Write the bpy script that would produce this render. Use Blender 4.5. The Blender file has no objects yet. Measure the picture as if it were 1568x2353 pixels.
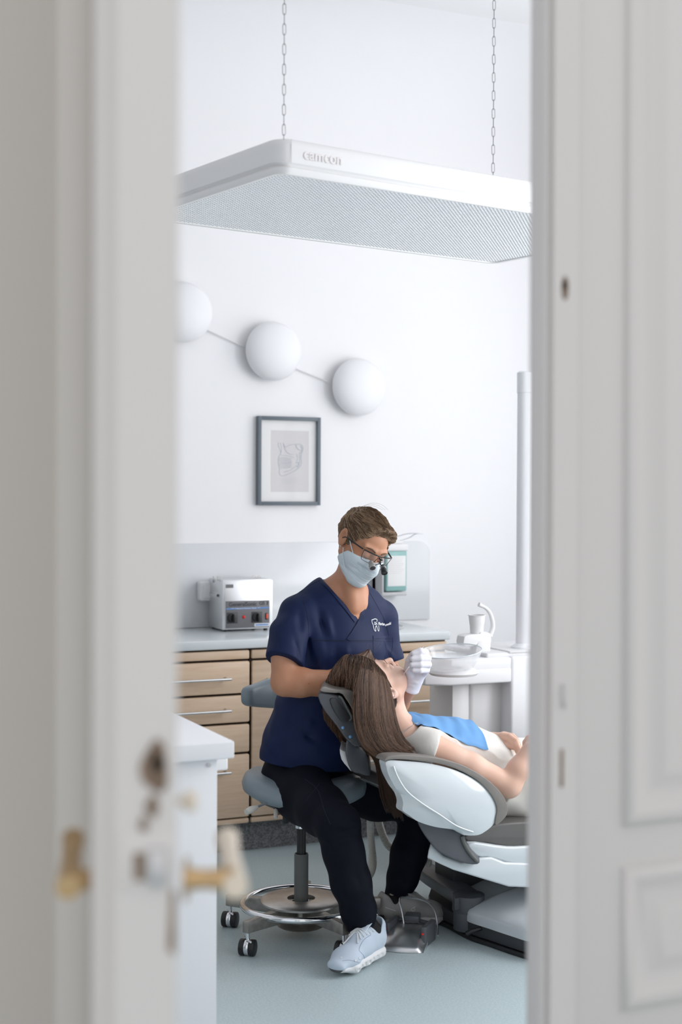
import bpy, bmesh, math, random
import numpy as np
from mathutils import Vector, Matrix
import math
import numpy as np
FPX=3268.0; HC=1.5
_ps=math.radians(24.4); _pt=math.atan(46.5/FPX); _rl=0.005
V3=lambda *a: np.array(a,dtype=float)
RH=V3(math.cos(_ps),-math.sin(_ps),0); FH=V3(math.sin(_ps),math.cos(_ps),0); UH=V3(0,0,1)
CF=FH*math.cos(_pt)-UH*math.sin(_pt); _U1=UH*math.cos(_pt)+FH*math.sin(_pt)
CR=RH*math.cos(_rl)+_U1*math.sin(_rl); CU=_U1*math.cos(_rl)-RH*math.sin(_rl)
CAM=V3(0,0,HC)
def ray(px,py): return CF+CR*((px-784)/FPX)+CU*((1176.5-py)/FPX)
def P(px,py,d): return CAM+ray(px,py)*d                    # the point seen at a pixel, d metres along the view axis
def onY(px,py,Y): r=ray(px,py); return CAM+r*(Y/r[1])
def onX(px,py,X): r=ray(px,py); return CAM+r*(X/r[0])
def onZ(px,py,z): r=ray(px,py); return CAM+r*((z-HC)/r[2])
def proj(p):
    q=np.asarray(p,float)-CAM; d=q@CF
    return (784+FPX*(q@CR)/d,1176.5-FPX*(q@CU)/d,d)
# ---------------------------------------------------------------- camera, light, exposure
SC=bpy.context.scene; COL=SC.collection
cam_d=bpy.data.cameras.new('camera'); cam=bpy.data.objects.new('camera',cam_d); COL.objects.link(cam)
cam_d.sensor_fit='VERTICAL'; cam_d.sensor_height=36; cam_d.lens=FPX/2353*36
cam.matrix_world=Matrix(((CR[0],CU[0],-CF[0],0),(CR[1],CU[1],-CF[1],0),(CR[2],CU[2],-CF[2],HC),(0,0,0,1)))
cam_d.dof.use_dof=True; cam_d.dof.focus_distance=4.75; cam_d.dof.aperture_fstop=2.4
cam_d.clip_start=0.05; SC.camera=cam
SC.view_settings.view_transform='Standard'; SC.view_settings.look='None'
SC.view_settings.exposure=0.05; SC.view_settings.gamma=1; SC.view_settings.use_curve_mapping=False
world=bpy.data.worlds.new('sky'); SC.world=world; world.use_nodes=True
world.node_tree.nodes['Background'].inputs[0].default_value=(1.0,0.99,0.98,1)
world.node_tree.nodes['Background'].inputs[1].default_value=0.98
def area(name,loc,rot,sx,sy,e,col):
    l=bpy.data.lights.new(name,'AREA'); l.shape='RECTANGLE'; l.size=sx; l.size_y=sy; l.energy=e; l.color=col
    o=bpy.data.objects.new(name,l); COL.objects.link(o); o.location=loc; o.rotation_euler=rot; return o
# daylight arriving through the two tall windows of the right wall
area('window_daylight',(4.33,2.75,1.95),(0,math.radians(90),0),2.2,1.3,68,(0.97,0.98,1.0))
area('window_daylight',(4.33,4.55,1.95),(0,math.radians(90),0),2.2,1.3,23,(0.97,0.98,1.0))
# ---------------------------------------------------------------- materials
MATS={}
def mat(name,col,rough=.5,metal=0,spec=.5,noise=None,bump=None,trans=0,alpha=1,coat=0,emit=None,sss=0,sheen=0,ior=1.45,aniso=None):
    m=bpy.data.materials.new(name); m.use_nodes=True; nt=m.node_tree; b=nt.nodes['Principled BSDF']; I=b.inputs
    c=tuple(col)+(1,)
    I['Base Color'].default_value=c; I['Roughness'].default_value=rough; I['Metallic'].default_value=metal
    I['Specular IOR Level'].default_value=spec; I['IOR'].default_value=ior
    I['Transmission Weight'].default_value=trans; I['Alpha'].default_value=alpha; I['Coat Weight'].default_value=coat
    if sss: I['Subsurface Weight'].default_value=sss; I['Subsurface Radius'].default_value=(.012,.005,.003); I['Subsurface Scale'].default_value=1.0
    if sheen: I['Sheen Weight'].default_value=sheen
    if emit: I['Emission Color'].default_value=tuple(emit[:3])+(1,); I['Emission Strength'].default_value=emit[3]
    tc=nt.nodes.new('ShaderNodeTexCoord')
    if noise:   # (scale, second colour, detail, contrast lo, hi, stretch xyz)
        sc,c2,det,lo,hi=noise[:5]; st=noise[5] if len(noise)>5 else (1,1,1)
        mp=nt.nodes.new('ShaderNodeMapping'); mp.inputs['Scale'].default_value=st
        n=nt.nodes.new('ShaderNodeTexNoise'); n.inputs['Scale'].default_value=sc; n.inputs['Detail'].default_value=det
        r=nt.nodes.new('ShaderNodeValToRGB'); r.color_ramp.elements[0].position=lo; r.color_ramp.elements[1].position=hi
        r.color_ramp.elements[0].color=c; r.color_ramp.elements[1].color=tuple(c2)+(1,)
        nt.links.new(tc.outputs['Object'],mp.inputs[0]); nt.links.new(mp.outputs[0],n.inputs['Vector'])
        nt.links.new(n.outputs[0],r.inputs[0]); nt.links.new(r.outputs[0],I['Base Color'])
    if bump:    # (scale, strength, distance, stretch)
        n2=nt.nodes.new('ShaderNodeTexNoise'); n2.inputs['Scale'].default_value=bump[0]; n2.inputs['Detail'].default_value=4
        mp=nt.nodes.new('ShaderNodeMapping'); mp.inputs['Scale'].default_value=bump[3] if len(bump)>3 else (1,1,1)
        bp=nt.nodes.new('ShaderNodeBump'); bp.inputs['Strength'].default_value=bump[1]; bp.inputs['Distance'].default_value=bump[2]
        nt.links.new(tc.outputs['Object'],mp.inputs[0]); nt.links.new(mp.outputs[0],n2.inputs['Vector'])
        nt.links.new(n2.outputs[0],bp.inputs['Height']); nt.links.new(bp.outputs[0],I['Normal'])
    MATS[name]=m; return m
mat('wall_paint',(.86,.86,.875),.8,bump=(6,.25,.01,(1,1,.3)))
mat('ceiling_paint',(.84,.84,.85),.85)
mat('floor_lino',(.42,.515,.54),.38,noise=(150,(.53,.615,.635),3,.35,.72),bump=(40,.05,.002))
mat('door_paint',(.645,.630,.628),.55,bump=(9,.3,.004,(1,1,.25)))
mat('hall_paint',(.60,.575,.545),.8)
mat('trim_paint',(.62,.60,.575),.6)
mat('ivory',(.74,.66,.56),.4)
mat('brass',(.60,.42,.235),.36,1,noise=(30,(.46,.31,.16),3,.4,.7))
mat('old_steel',(.58,.58,.6),.4,1)
mat('dark_hole',(.045,.032,.022),.8)
mat('stain',(.30,.225,.17),.8,noise=(60,(.16,.11,.08),4,.35,.65))
mat('wood_front',(.60,.435,.30),.5,noise=(7,(.69,.53,.395),6,.3,.72,(1,1,9)),bump=(60,.08,.001,(1,1,10)))
mat('dark_gap',(.05,.035,.025),.8)
mat('granite',(.10,.10,.105),.6,noise=(170,(.30,.30,.31),4,.36,.66))
mat('worktop_grey',(.60,.65,.67),.20,noise=(5,(.64,.68,.70),3,.3,.7))
mat('splash_grey',(.68,.70,.72),.16)
mat('cabinet_white',(.84,.85,.875),.35)
mat('housing_grey',(.50,.51,.52),.3)
mat('white_gloss',(.84,.85,.875),.2,coat=.2)
mat('chair_white_shaded',(.60,.645,.67),.15,coat=.3)  # white chair shell standing in shade; the shade is put into this greyer colour
mat('white_plastic',(.76,.76,.77),.35)
mat('globe_white',(.82,.825,.84),.45)
mat('chrome',(.80,.81,.83),.10,1)
mat('steel',(.72,.73,.74),.34,1)
mat('steel_brushed',(.50,.48,.46),.36,1,noise=(25,(.62,.60,.58),3,.3,.7))
mat('alu_cast',(.42,.40,.37),.45,.85,noise=(45,(.33,.31,.28),4,.35,.7))
mat('black_plastic',(.016,.016,.018),.4)
mat('dark_plastic',(.045,.047,.052),.42)
mat('anthracite',(.09,.096,.108),.38,bump=(300,.08,.001))
mat('tube_grey',(.125,.13,.125),.55)
mat('leather_blue',(.215,.265,.30),.34,bump=(160,.12,.002))
mat('leather_grey',(.20,.185,.17),.40,bump=(160,.12,.002))
mat('leather_seat',(.115,.11,.105),.36,bump=(160,.12,.002))
mat('leather_dark',(.085,.083,.08),.38,bump=(160,.12,.002))
mat('grey_frame',(.12,.145,.17),.45)
mat('paper',(.80,.80,.80),.8)
mat('print_grey',(.62,.60,.61),.8)
mat('ink',(.36,.40,.48),.8)
mat('glass',(1,1,1),.02,trans=1,ior=1.45)
mat('thin_glass',(1,1,1),.03,trans=0,alpha=.10,spec=1.0)
mat('bowl_glass',(.93,.95,.97),.05,trans=0,alpha=.30,spec=.8)
mat('red',(.75,.03,.02),.3)
mat('orange_red',(.85,.10,.04),.3)
mat('teal_liquid',(.25,.45,.44),.25)
mat('blue_stripe',(.12,.26,.55),.5)
mat('panel_grey',(.14,.145,.155),.5,noise=(300,(.18,.18,.19),3,.3,.7))
mat('pale_pink',(.84,.80,.80),.6)
mat('text_dark',(.05,.05,.06),.6)
mat('text_white',(.82,.84,.86),.6)
mat('lamp_case',(.88,.88,.88),.4)
mat('hose',(.58,.57,.53),.45)
mat('button_blue',(.20,.42,.75),.3)
mat('bowl_rim',(.62,.68,.72),.1)
mat('lamp_grid',(.86,.88,.90),.22)
# ---------------------------------------------------------------- object helpers
def set_tag(o,label=None,cat=None,group=None,kind=None):
    if label: o['label']=label
    if cat: o['category']=cat
    if group: o['group']=group
    if kind: o['kind']=kind
    return o
def root_loc(o):
    L=Vector((0,0,0))
    while o is not None: L+=Vector(o.location); o=o.parent
    return L
def thing(name,label,cat,loc,group=None):
    o=bpy.data.objects.new(name,None); COL.objects.link(o); o.location=Vector([float(v) for v in loc]); o.empty_display_size=.05
    return set_tag(o,label,cat,group)
def obj(name,bm,m,parent=None,smooth=True,mats=None,label=None,angle=40):
    """links a bmesh given in world coordinates as ONE mesh object (origin at its parent thing)"""
    me=bpy.data.meshes.new(name)
    L=root_loc(parent) if parent is not None else Vector((0,0,0))
    if parent is None and bm.verts:
        xs=[v.co for v in bm.verts]; L=Vector((sum(v.x for v in xs)/len(xs),sum(v.y for v in xs)/len(xs),min(v.z for v in xs)))
    bmesh.ops.translate(bm,verts=bm.verts,vec=-L)
    bm.normal_update(); bm.to_mesh(me); bm.free()
    for k in (mats or [m]): me.materials.append(MATS[k])
    if smooth:
        me.polygons.foreach_set('use_smooth',[True]*len(me.polygons))
        try: me.set_sharp_from_angle(angle=math.radians(angle))
        except Exception: pass
    o=bpy.data.objects.new(name,me); COL.objects.link(o)
    if parent is not None: o.parent=parent
    else: o.location=L
    if label: o['label']=label
    return o
def struct(name,bm,m,parent=None,**k):
    o=obj(name,bm,m,parent,**k)
    if parent is None: o['kind']='structure'
    return o
def bev(bm,w,seg=2,geom=None):
    if w>0:
        g=geom or [e for e in bm.edges if len(e.link_faces)==2 and e.calc_face_angle(0)>.5]
        bmesh.ops.bevel(bm,geom=g,offset=w,segments=seg,affect='EDGES',profile=.5,clamp_overlap=True)
def merge(*bms):
    out=bms[0]
    for b in bms[1:]:
        me=bpy.data.meshes.new('t'); b.to_mesh(me); b.free(); out.from_mesh(me); bpy.data.meshes.remove(me)
    return out
def box(lo,hi,w=0,seg=2,M=None):
    bm=bmesh.new(); bmesh.ops.create_cube(bm,size=1)
    lo=Vector([float(x) for x in lo]); hi=Vector([float(x) for x in hi])
    for v in bm.verts: v.co=Vector((lo[i]+(v.co[i]+.5)*(hi[i]-lo[i]) for i in range(3)))
    bev(bm,w,seg)
    if M: bm.transform(M)
    return bm
def frame_from(axis,up=(0,0,1)):
    z=Vector([float(x) for x in axis]).normalized(); u=Vector([float(x) for x in up])
    if abs(z.dot(u))>.98: u=Vector((1,0,0))
    x=u.cross(z).normalized(); y=z.cross(x)
    return Matrix((x,y,z)).transposed()
def cyl(p0,p1,r0,r1=None,n=24,w=0,caps=True):
    p0=Vector([float(x) for x in p0]); p1=Vector([float(x) for x in p1]); r1=r0 if r1 is None else r1
    if w:
        L_=(p1-p0).length; return lathe(p0,[(0,0),(r0-w,0),(r0-w*.3,w*.3),(r0,w),(r1,L_-w),(r1-w*.3,L_-w*.3),(r1-w,L_),(0,L_)],n,p1-p0)
    bm=bmesh.new(); bmesh.ops.create_cone(bm,cap_ends=caps,segments=n,radius1=r0,radius2=r1,depth=(p1-p0).length)
    bm.transform(Matrix.Translation((p0+p1)/2)@frame_from(p1-p0).to_4x4())
    return bm
def lathe(c,prof,n=48,axis=(0,0,1)):
    """prof: list of (radius, height along the axis)"""
    F=frame_from(axis); c=Vector([float(x) for x in c]); bm=bmesh.new(); rings=[]
    for r,h in prof:
        if r<1e-6: rings.append([bm.verts.new(c+F@Vector((0,0,h)))]); continue
        rings.append([bm.verts.new(c+F@Vector((r*math.cos(2*math.pi*k/n),r*math.sin(2*math.pi*k/n),h))) for k in range(n)])
    for a,b in zip(rings,rings[1:]):
        for k in range(n):
            q=[a[k%len(a)],a[(k+1)%len(a)],b[(k+1)%len(b)],b[k%len(b)]]; s=[]
            for v in q:
                if v not in s: s.append(v)
            if len(s)>2:
                try: bm.faces.new(s)
                except ValueError: pass
    bmesh.ops.recalc_face_normals(bm,faces=bm.faces); return bm
def catmull(pts,n=8,closed=False):
    pts=[np.array(p,float) for p in pts]; m=len(pts); out=[]
    rng=range(m if closed else m-1)
    for i in rng:
        g=(lambda j: pts[j%m]) if closed else (lambda j: pts[min(max(j,0),m-1)])
        p0,p1,p2,p3=g(i-1),g(i),g(i+1),g(i+2)
        for k in range(n):
            t=k/n; out.append(.5*((2*p1)+(-p0+p2)*t+(2*p0-5*p1+4*p2-p3)*t*t+(-p0+3*p1-3*p2+p3)*t**3))
    if not closed: out.append(pts[-1])
    return out
def tube(pts,r,n=10,closed=False,smooth=0,caps=True):
    if smooth: 
        k=len(pts); pts=catmull(pts,smooth,closed)
        if not np.isscalar(r): r=np.interp(np.linspace(0,k-1,len(pts)),range(k),r)
    P_=[Vector([float(x) for x in p]) for p in pts]; m=len(P_); bm=bmesh.new(); rings=[]
    rr=[r]*m if np.isscalar(r) else r
    T=[]
    for i in range(m):
        a=P_[(i-1)%m] if closed or i>0 else P_[0]; b=P_[(i+1)%m] if closed or i<m-1 else P_[-1]
        T.append((b-a).normalized() if (b-a).length>1e-9 else Vector((0,0,1)))
    x=T[0].orthogonal().normalized()
    for i in range(m):
        x=(x-T[i]*x.dot(T[i])); x=x.normalized() if x.length>1e-6 else T[i].orthogonal().normalized(); y=T[i].cross(x)
        rings.append([bm.verts.new(P_[i]+(x*math.cos(2*math.pi*k/n)+y*math.sin(2*math.pi*k/n))*float(rr[i])) for k in range(n)])
    for i in range(m if closed else m-1):
        a,b=rings[i],rings[(i+1)%m]
        for k in range(n): bm.faces.new((a[k],a[(k+1)%n],b[(k+1)%n],b[k]))
    if caps and not closed: bm.faces.new(rings[0][::-1]); bm.faces.new(rings[-1])
    bmesh.ops.recalc_face_normals(bm,faces=bm.faces)
    return bm
def prism(pts,vec,w=0,seg=2):
    """closed 3-D outline swept along vec"""
    bm=bmesh.new(); vs=[bm.verts.new(Vector([float(x) for x in p])) for p in pts]
    f=bm.faces.new(vs); r=bmesh.ops.extrude_face_region(bm,geom=[f])
    nv=[g for g in r['geom'] if isinstance(g,bmesh.types.BMVert)]
    bmesh.ops.translate(bm,verts=nv,vec=Vector([float(x) for x in vec]))
    bmesh.ops.recalc_face_normals(bm,faces=bm.faces)
    if w:
        es=[e for e in bm.edges if any(len(fc.verts)>4 for fc in e.link_faces) or len(pts)<=4]
        bev(bm,w,seg,es)
    return bm
def pixprism(px,Y,thick,w=0,seg=2,smooth=0,sk=0):
    """outline given on the vertical plane Y, real thickness thick away from the camera"""
    if smooth: px=[tuple(q) for q in catmull(px,smooth,True)]
    return prism([onY(a,b,Y) for a,b in px],(sk*thick,thick,0),w,seg)
def planprism(xy,z0,z1,w=0,seg=2,smooth=0):
    if smooth: xy=[tuple(q) for q in catmull(xy,smooth,True)]
    return prism([(a,b,z0) for a,b in xy],(0,0,z1-z0),w,seg)
def ribbon(A,B):
    """strip of quads between two equally long point lists"""
    bm=bmesh.new(); a=[bm.verts.new(Vector([float(x) for x in p])) for p in A]; b=[bm.verts.new(Vector([float(x) for x in p])) for p in B]
    for i in range(len(a)-1): bm.faces.new((a[i],a[i+1],b[i+1],b[i]))
    return bm
def text_bm(s,size,M,depth=.0006,bold=False):
    cu=bpy.data.curves.new('t','FONT'); cu.body=s; cu.size=size; cu.extrude=depth; cu.align_x='LEFT'
    if bold: cu.offset=size*.02
    o=bpy.data.objects.new('t',cu); COL.objects.link(o)
    dg=bpy.context.evaluated_depsgraph_get(); me=bpy.data.meshes.new_from_object(o.evaluated_get(dg))
    bm=bmesh.new(); bm.from_mesh(me); bm.transform(M); bpy.data.objects.remove(o); bpy.data.curves.remove(cu); bpy.data.meshes.remove(me)
    return bm
def face_M(p,right,up):
    r=Vector([float(x) for x in right]).normalized(); u=Vector([float(x) for x in up]); u=(u-r*u.dot(r)).normalized(); n=r.cross(u)
    M=Matrix((r,u,n)).transposed().to_4x4(); M.translation=Vector([float(x) for x in p]); return M
# ---------------------------------------------------------------- modelling by distance fields, meshed with surface nets
from mathutils.bvhtree import BVHTree
def unit(v): v=np.asarray(v,float); return v/np.linalg.norm(v)
def D_(r,u,t): return RH*r+UH*u-FH*t          # right, up, towards the camera
class Field:
    def __init__(s,lo,hi,h):
        s.h=h; s.lo=np.array(lo,float); n=np.ceil((np.array(hi)-s.lo)/h).astype(int)+1; s.n=n
        s.ax=[(s.lo[i]+h*np.arange(n[i])).astype(np.float32) for i in range(3)]; s.v=np.full(n,.3,np.float32)
    def win(s,lo,hi):
        a=[int(max(0,math.floor((lo[i]-s.lo[i])/s.h))) for i in range(3)]; b=[int(min(s.n[i],math.ceil((hi[i]-s.lo[i])/s.h)+1)) for i in range(3)]
        if any(b[i]<=a[i] for i in range(3)): return None
        sl=tuple(slice(a[i],b[i]) for i in range(3)); G=np.meshgrid(*[s.ax[i][sl[i]] for i in range(3)],indexing='ij',sparse=False)
        return sl,G
    def op(s,fn,lo,hi,k=.01,mode='add'):
        w=s.win(np.array(lo)-k-2*s.h-.004,np.array(hi)+k+2*s.h+.004)
        if w is None: return
        sl,G=w; b=fn(*G); a=s.v[sl]
        if mode=='sub': b=-b; a_,b_=-a,-b
        if mode=='add':
            h_=np.clip(.5+.5*(b-a)/k,0,1); s.v[sl]=b*(1-h_)+a*h_-k*h_*(1-h_)
        elif mode=='sub':   # max(a,b) smooth
            h_=np.clip(.5-.5*(b-a)/k,0,1); s.v[sl]=b*(1-h_)+a*h_+k*h_*(1-h_)
        elif mode=='disp': s.v[sl]=a+fn(*G)
    def cap(s,p0,p1,r0,r1=None,k=.012,mode='add'):
        r1=r0 if r1 is None else r1; p0=np.array(p0,float); p1=np.array(p1,float); d=p1-p0; L=max(float(d@d),1e-12)
        def f(X,Y,Z):
            x,y,z=X-p0[0],Y-p0[1],Z-p0[2]; t=np.clip((x*d[0]+y*d[1]+z*d[2])/L,0,1)
            return np.sqrt((x-t*d[0])**2+(y-t*d[1])**2+(z-t*d[2])**2)-(r0+(r1-r0)*t)
        R=max(r0,r1); s.op(f,np.minimum(p0,p1)-R,np.maximum(p0,p1)+R,k,mode)
    def path(s,pts,rs,k=.012,mode='add'):
        for i in range(len(pts)-1): s.cap(pts[i],pts[i+1],rs[i],rs[i+1],k,mode)
    def ell(s,c,r,F=None,k=.012,mode='add'):
        c=np.array(c,float); F=np.eye(3) if F is None else np.array(F,float); r=np.array(r,float)
        def f(X,Y,Z):
            x,y,z=X-c[0],Y-c[1],Z-c[2]; q=[F[i][0]*x+F[i][1]*y+F[i][2]*z for i in range(3)]
            k0=np.sqrt((q[0]/r[0])**2+(q[1]/r[1])**2+(q[2]/r[2])**2); k1=np.sqrt((q[0]/r[0]**2)**2+(q[1]/r[1]**2)**2+(q[2]/r[2]**2)**2)
            return k0*(k0-1)/np.maximum(k1,1e-6)
        R=r.max(); s.op(f,c-R,c+R,k,mode)
    def eseg(s,p0,p1,sd,a,b,k=.012,mode='add',pw=2.0):
        """elliptic segment: a=(side,thick) radii at p0, b at p1, sd=side axis"""
        p0=np.array(p0,float); p1=np.array(p1,float); d=p1-p0; L=float(d@d); dn=d/math.sqrt(L); sd=np.array(sd,float); sd=sd-dn*(sd@dn); sd/=np.linalg.norm(sd); th=np.cross(dn,sd)
        def f(X,Y,Z):
            x,y,z=X-p0[0],Y-p0[1],Z-p0[2]; t=np.clip((x*d[0]+y*d[1]+z*d[2])/L,0,1); x=x-t*d[0];y=y-t*d[1];z=z-t*d[2]
            u=x*sd[0]+y*sd[1]+z*sd[2]; v=x*th[0]+y*th[1]+z*th[2]; w=x*dn[0]+y*dn[1]+z*dn[2]
            ra=a[0]+(b[0]-a[0])*t; rb=a[1]+(b[1]-a[1])*t; rm=np.minimum(ra,rb)
            k0=(np.abs(u/ra)**pw+np.abs(v/rb)**pw+np.abs(w/rm)**pw)**(1/pw)
            return (k0-1)*rm
        R=max(a+b); s.op(f,np.minimum(p0,p1)-R,np.maximum(p0,p1)+R,k,mode)
    def half(s,p,n,lo,hi,k=.006,mode='sub'):
        """cut away the side of plane (p, n) that n points to, within the window lo..hi"""
        p=np.array(p,float); n=unit(n); s.op(lambda X,Y,Z: -((X-p[0])*n[0]+(Y-p[1])*n[1]+(Z-p[2])*n[2]),lo,hi,k,mode)
    def rbox(s,c,hs,F,r=.004,k=.006,mode='add'):
        c=np.array(c,float); F=np.array(F,float)
        def f(X,Y,Z):
            x,y,z=X-c[0],Y-c[1],Z-c[2]; q=[np.abs(F[i][0]*x+F[i][1]*y+F[i][2]*z)-(hs[i]-r) for i in range(3)]
            return np.sqrt(np.maximum(q[0],0)**2+np.maximum(q[1],0)**2+np.maximum(q[2],0)**2)+np.minimum(np.maximum(np.maximum(q[0],q[1]),q[2]),0)-r
        R=math.sqrt(sum(x*x for x in hs)); s.op(f,c-R,c+R,k,mode)
    def fold(s,a,b,amp,w,k=None):
        """raise (amp>0) or sink (amp<0) the surface along a line"""
        p0=np.array(a,float); p1=np.array(b,float); d=p1-p0; L=max(float(d@d),1e-9)
        g=s.win(np.minimum(p0,p1)-3*w,np.maximum(p0,p1)+3*w)
        if g is None: return
        sl,(X,Y,Z)=g; x,y,z=X-p0[0],Y-p0[1],Z-p0[2]; t=np.clip((x*d[0]+y*d[1]+z*d[2])/L,0,1)
        q=(x-t*d[0])**2+(y-t*d[1])**2+(z-t*d[2])**2; e=np.sin(np.pi*np.clip(t,.04,.96))**.6
        s.v[sl]-=(amp*e*np.exp(-q/(w*w))).astype(np.float32)
    def wave(s,amp,fr,seed=0):
        rg=np.random.RandomState(seed); X,Y,Z=np.meshgrid(*s.ax,indexing='ij',sparse=True); o=0
        for i in range(5):
            v=rg.normal(size=3); v*=fr*(.6+.8*rg.rand())/np.linalg.norm(v); o=o+np.sin(X*v[0]+Y*v[1]+Z*v[2]+rg.rand()*6)
        s.v+=(amp*o/2).astype(np.float32)
    def mesh(s,smooth=0):
        v=s.v
        for a in range(3):
            for e in (0,1,-1,-2):
                sl=[slice(None)]*3; sl[a]=e; v[tuple(sl)]=np.maximum(v[tuple(sl)],s.h*.5)
        I=v<0; n=v.shape; S=np.zeros((n[0]-1,n[1]-1,n[2]-1),np.int8)
        cs=I.astype(np.int8)
        for a in (0,1):
            for b in (0,1):
                for c in (0,1): S+=cs[a:n[0]-1+a,b:n[1]-1+b,c:n[2]-1+c]
        act=(S>0)&(S<8); ci=np.argwhere(act); idx=np.full(act.shape,-1,np.int64); idx[act]=np.arange(len(ci))
        pos=np.zeros((len(ci),3)); cnt=np.zeros(len(ci))
        corner=lambda o: v[ci[:,0]+o[0],ci[:,1]+o[1],ci[:,2]+o[2]]
        cv={o:corner(o) for o in [(a,b,c) for a in (0,1) for b in (0,1) for c in (0,1)]}
        for o in cv:
            for ax in range(3):
                if o[ax]==0:
                    o2=list(o); o2[ax]=1; o2=tuple(o2); A,B=cv[o],cv[o2]; m=(A<0)!=(B<0); t=np.where(m,A/(A-B+1e-12*(A==B)),0)
                    e=np.array(o,float)[None,:]+np.zeros((len(ci),3)); e[:,ax]=t; pos[m]+=e[m]; cnt[m]+=1
        P_=s.lo+s.h*(ci+pos/cnt[:,None]); Q=[]
        for ax in range(3):
            A=np.take(I,range(0,n[ax]-1),ax); B=np.take(I,range(1,n[ax]),ax); m=A!=B
            b,c=[(1,2),(2,0),(0,1)][ax]
            sl=[slice(None)]*3; sl[b]=slice(1,n[b]-1); sl[c]=slice(1,n[c]-1); mm=np.zeros_like(m); mm[tuple(sl)]=m[tuple(sl)]
            e=np.argwhere(mm); 
            if not len(e): continue
            def cell(db,dc): q=e.copy(); q[:,b]-=db; q[:,c]-=dc; return idx[q[:,0],q[:,1],q[:,2]]
            q=np.stack([cell(1,1),cell(0,1),cell(0,0),cell(1,0)],1); fl=~A[mm]
            q[fl]=q[fl][:,::-1]; Q.append(q)
        Q=np.concatenate(Q)
        for _ in range(smooth):
            acc=np.zeros_like(P_); ct=np.zeros(len(P_))
            for k in range(4):
                i,j=Q[:,k],Q[:,(k+1)%4]
                for a_,b_ in ((i,j),(j,i)):
                    for d in range(3): acc[:,d]+=np.bincount(a_,P_[b_,d],len(P_))
                    ct+=np.bincount(a_,minlength=len(P_))
            P_=.5*P_+.5*acc/np.maximum(ct,1)[:,None]
        return P_,Q
def weld(VQs,voxel=.0026):
    """joins overlapping closed pieces into one continuous surface"""
    V=np.concatenate([a for a,_ in VQs]); o=0; Q=[]
    for a,q in VQs: Q+= [tuple(int(i)+o for i in f) for f in q]; o+=len(a)
    me=bpy.data.meshes.new('w'); me.from_pydata([tuple(v) for v in V],[],Q); ob=bpy.data.objects.new('w',me); COL.objects.link(ob)
    m=ob.modifiers.new('r','REMESH'); m.mode='VOXEL'; m.voxel_size=voxel; m.adaptivity=0
    dg=bpy.context.evaluated_depsgraph_get(); ev=bpy.data.meshes.new_from_object(ob.evaluated_get(dg))
    n=len(ev.vertices); co=np.empty(n*3); ev.vertices.foreach_get('co',co); P_=co.reshape(-1,3)
    q=np.empty(len(ev.loops),np.int32); ev.loops.foreach_get('vertex_index',q); lt=np.empty(len(ev.polygons),np.int32); ev.polygons.foreach_get('loop_total',lt)
    assert (lt==4).all(); q=q.reshape(-1,4)
    for _ in range(2):
        acc=np.zeros_like(P_); ct=np.zeros(n)
        for k in range(4):
            i,j=q[:,k],q[:,(k+1)%4]
            for a_,b_ in ((i,j),(j,i)):
                for d in range(3): acc[:,d]+=np.bincount(a_,P_[b_,d],n)
                ct+=np.bincount(a_,minlength=n)
        P_=.5*P_+.5*acc/np.maximum(ct,1)[:,None]
    bpy.data.objects.remove(ob); bpy.data.meshes.remove(me); bpy.data.meshes.remove(ev)
    return P_,q
def link_mesh(name,VQ,mats,parent=None,loc=None,fmat=None,label=None):
    """VQ: list of (verts, quads) in world coordinates joined into one object"""
    Vs=np.concatenate([a for a,_ in VQ]); o=0; Qs=[]
    for a,q in VQ: Qs.append(np.asarray(q)+o); o+=len(a)
    n4=sum(len(q)*q.shape[1] for q in Qs)
    L=np.array(root_loc(parent)) if parent is not None else (np.array(loc) if loc is not None else np.array([Vs[:,0].mean(),Vs[:,1].mean(),Vs[:,2].min()]))
    me=bpy.data.meshes.new(name); me.vertices.add(len(Vs)); me.vertices.foreach_set('co',(Vs-L).ravel().astype(np.float32))
    lt=np.concatenate([q.ravel() for q in Qs]); cnt=np.concatenate([np.full(len(q),q.shape[1]) for q in Qs])
    me.loops.add(len(lt)); me.loops.foreach_set('vertex_index',lt.astype(np.int32)); me.polygons.add(len(cnt))
    st_=np.concatenate([[0],np.cumsum(cnt)[:-1]]); me.polygons.foreach_set('loop_start',st_.astype(np.int32))
    me.update(calc_edges=True); me.validate()
    for m in mats: me.materials.append(MATS[m])
    if fmat is not None and len(fmat)==len(me.polygons): me.polygons.foreach_set('material_index',np.asarray(fmat,np.int32))
    me.polygons.foreach_set('use_smooth',[True]*len(me.polygons))
    ob=bpy.data.objects.new(name,me); COL.objects.link(ob)
    if parent is not None: ob.parent=parent
    else: ob.location=Vector(L)
    if label: ob['label']=label
    return ob
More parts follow.
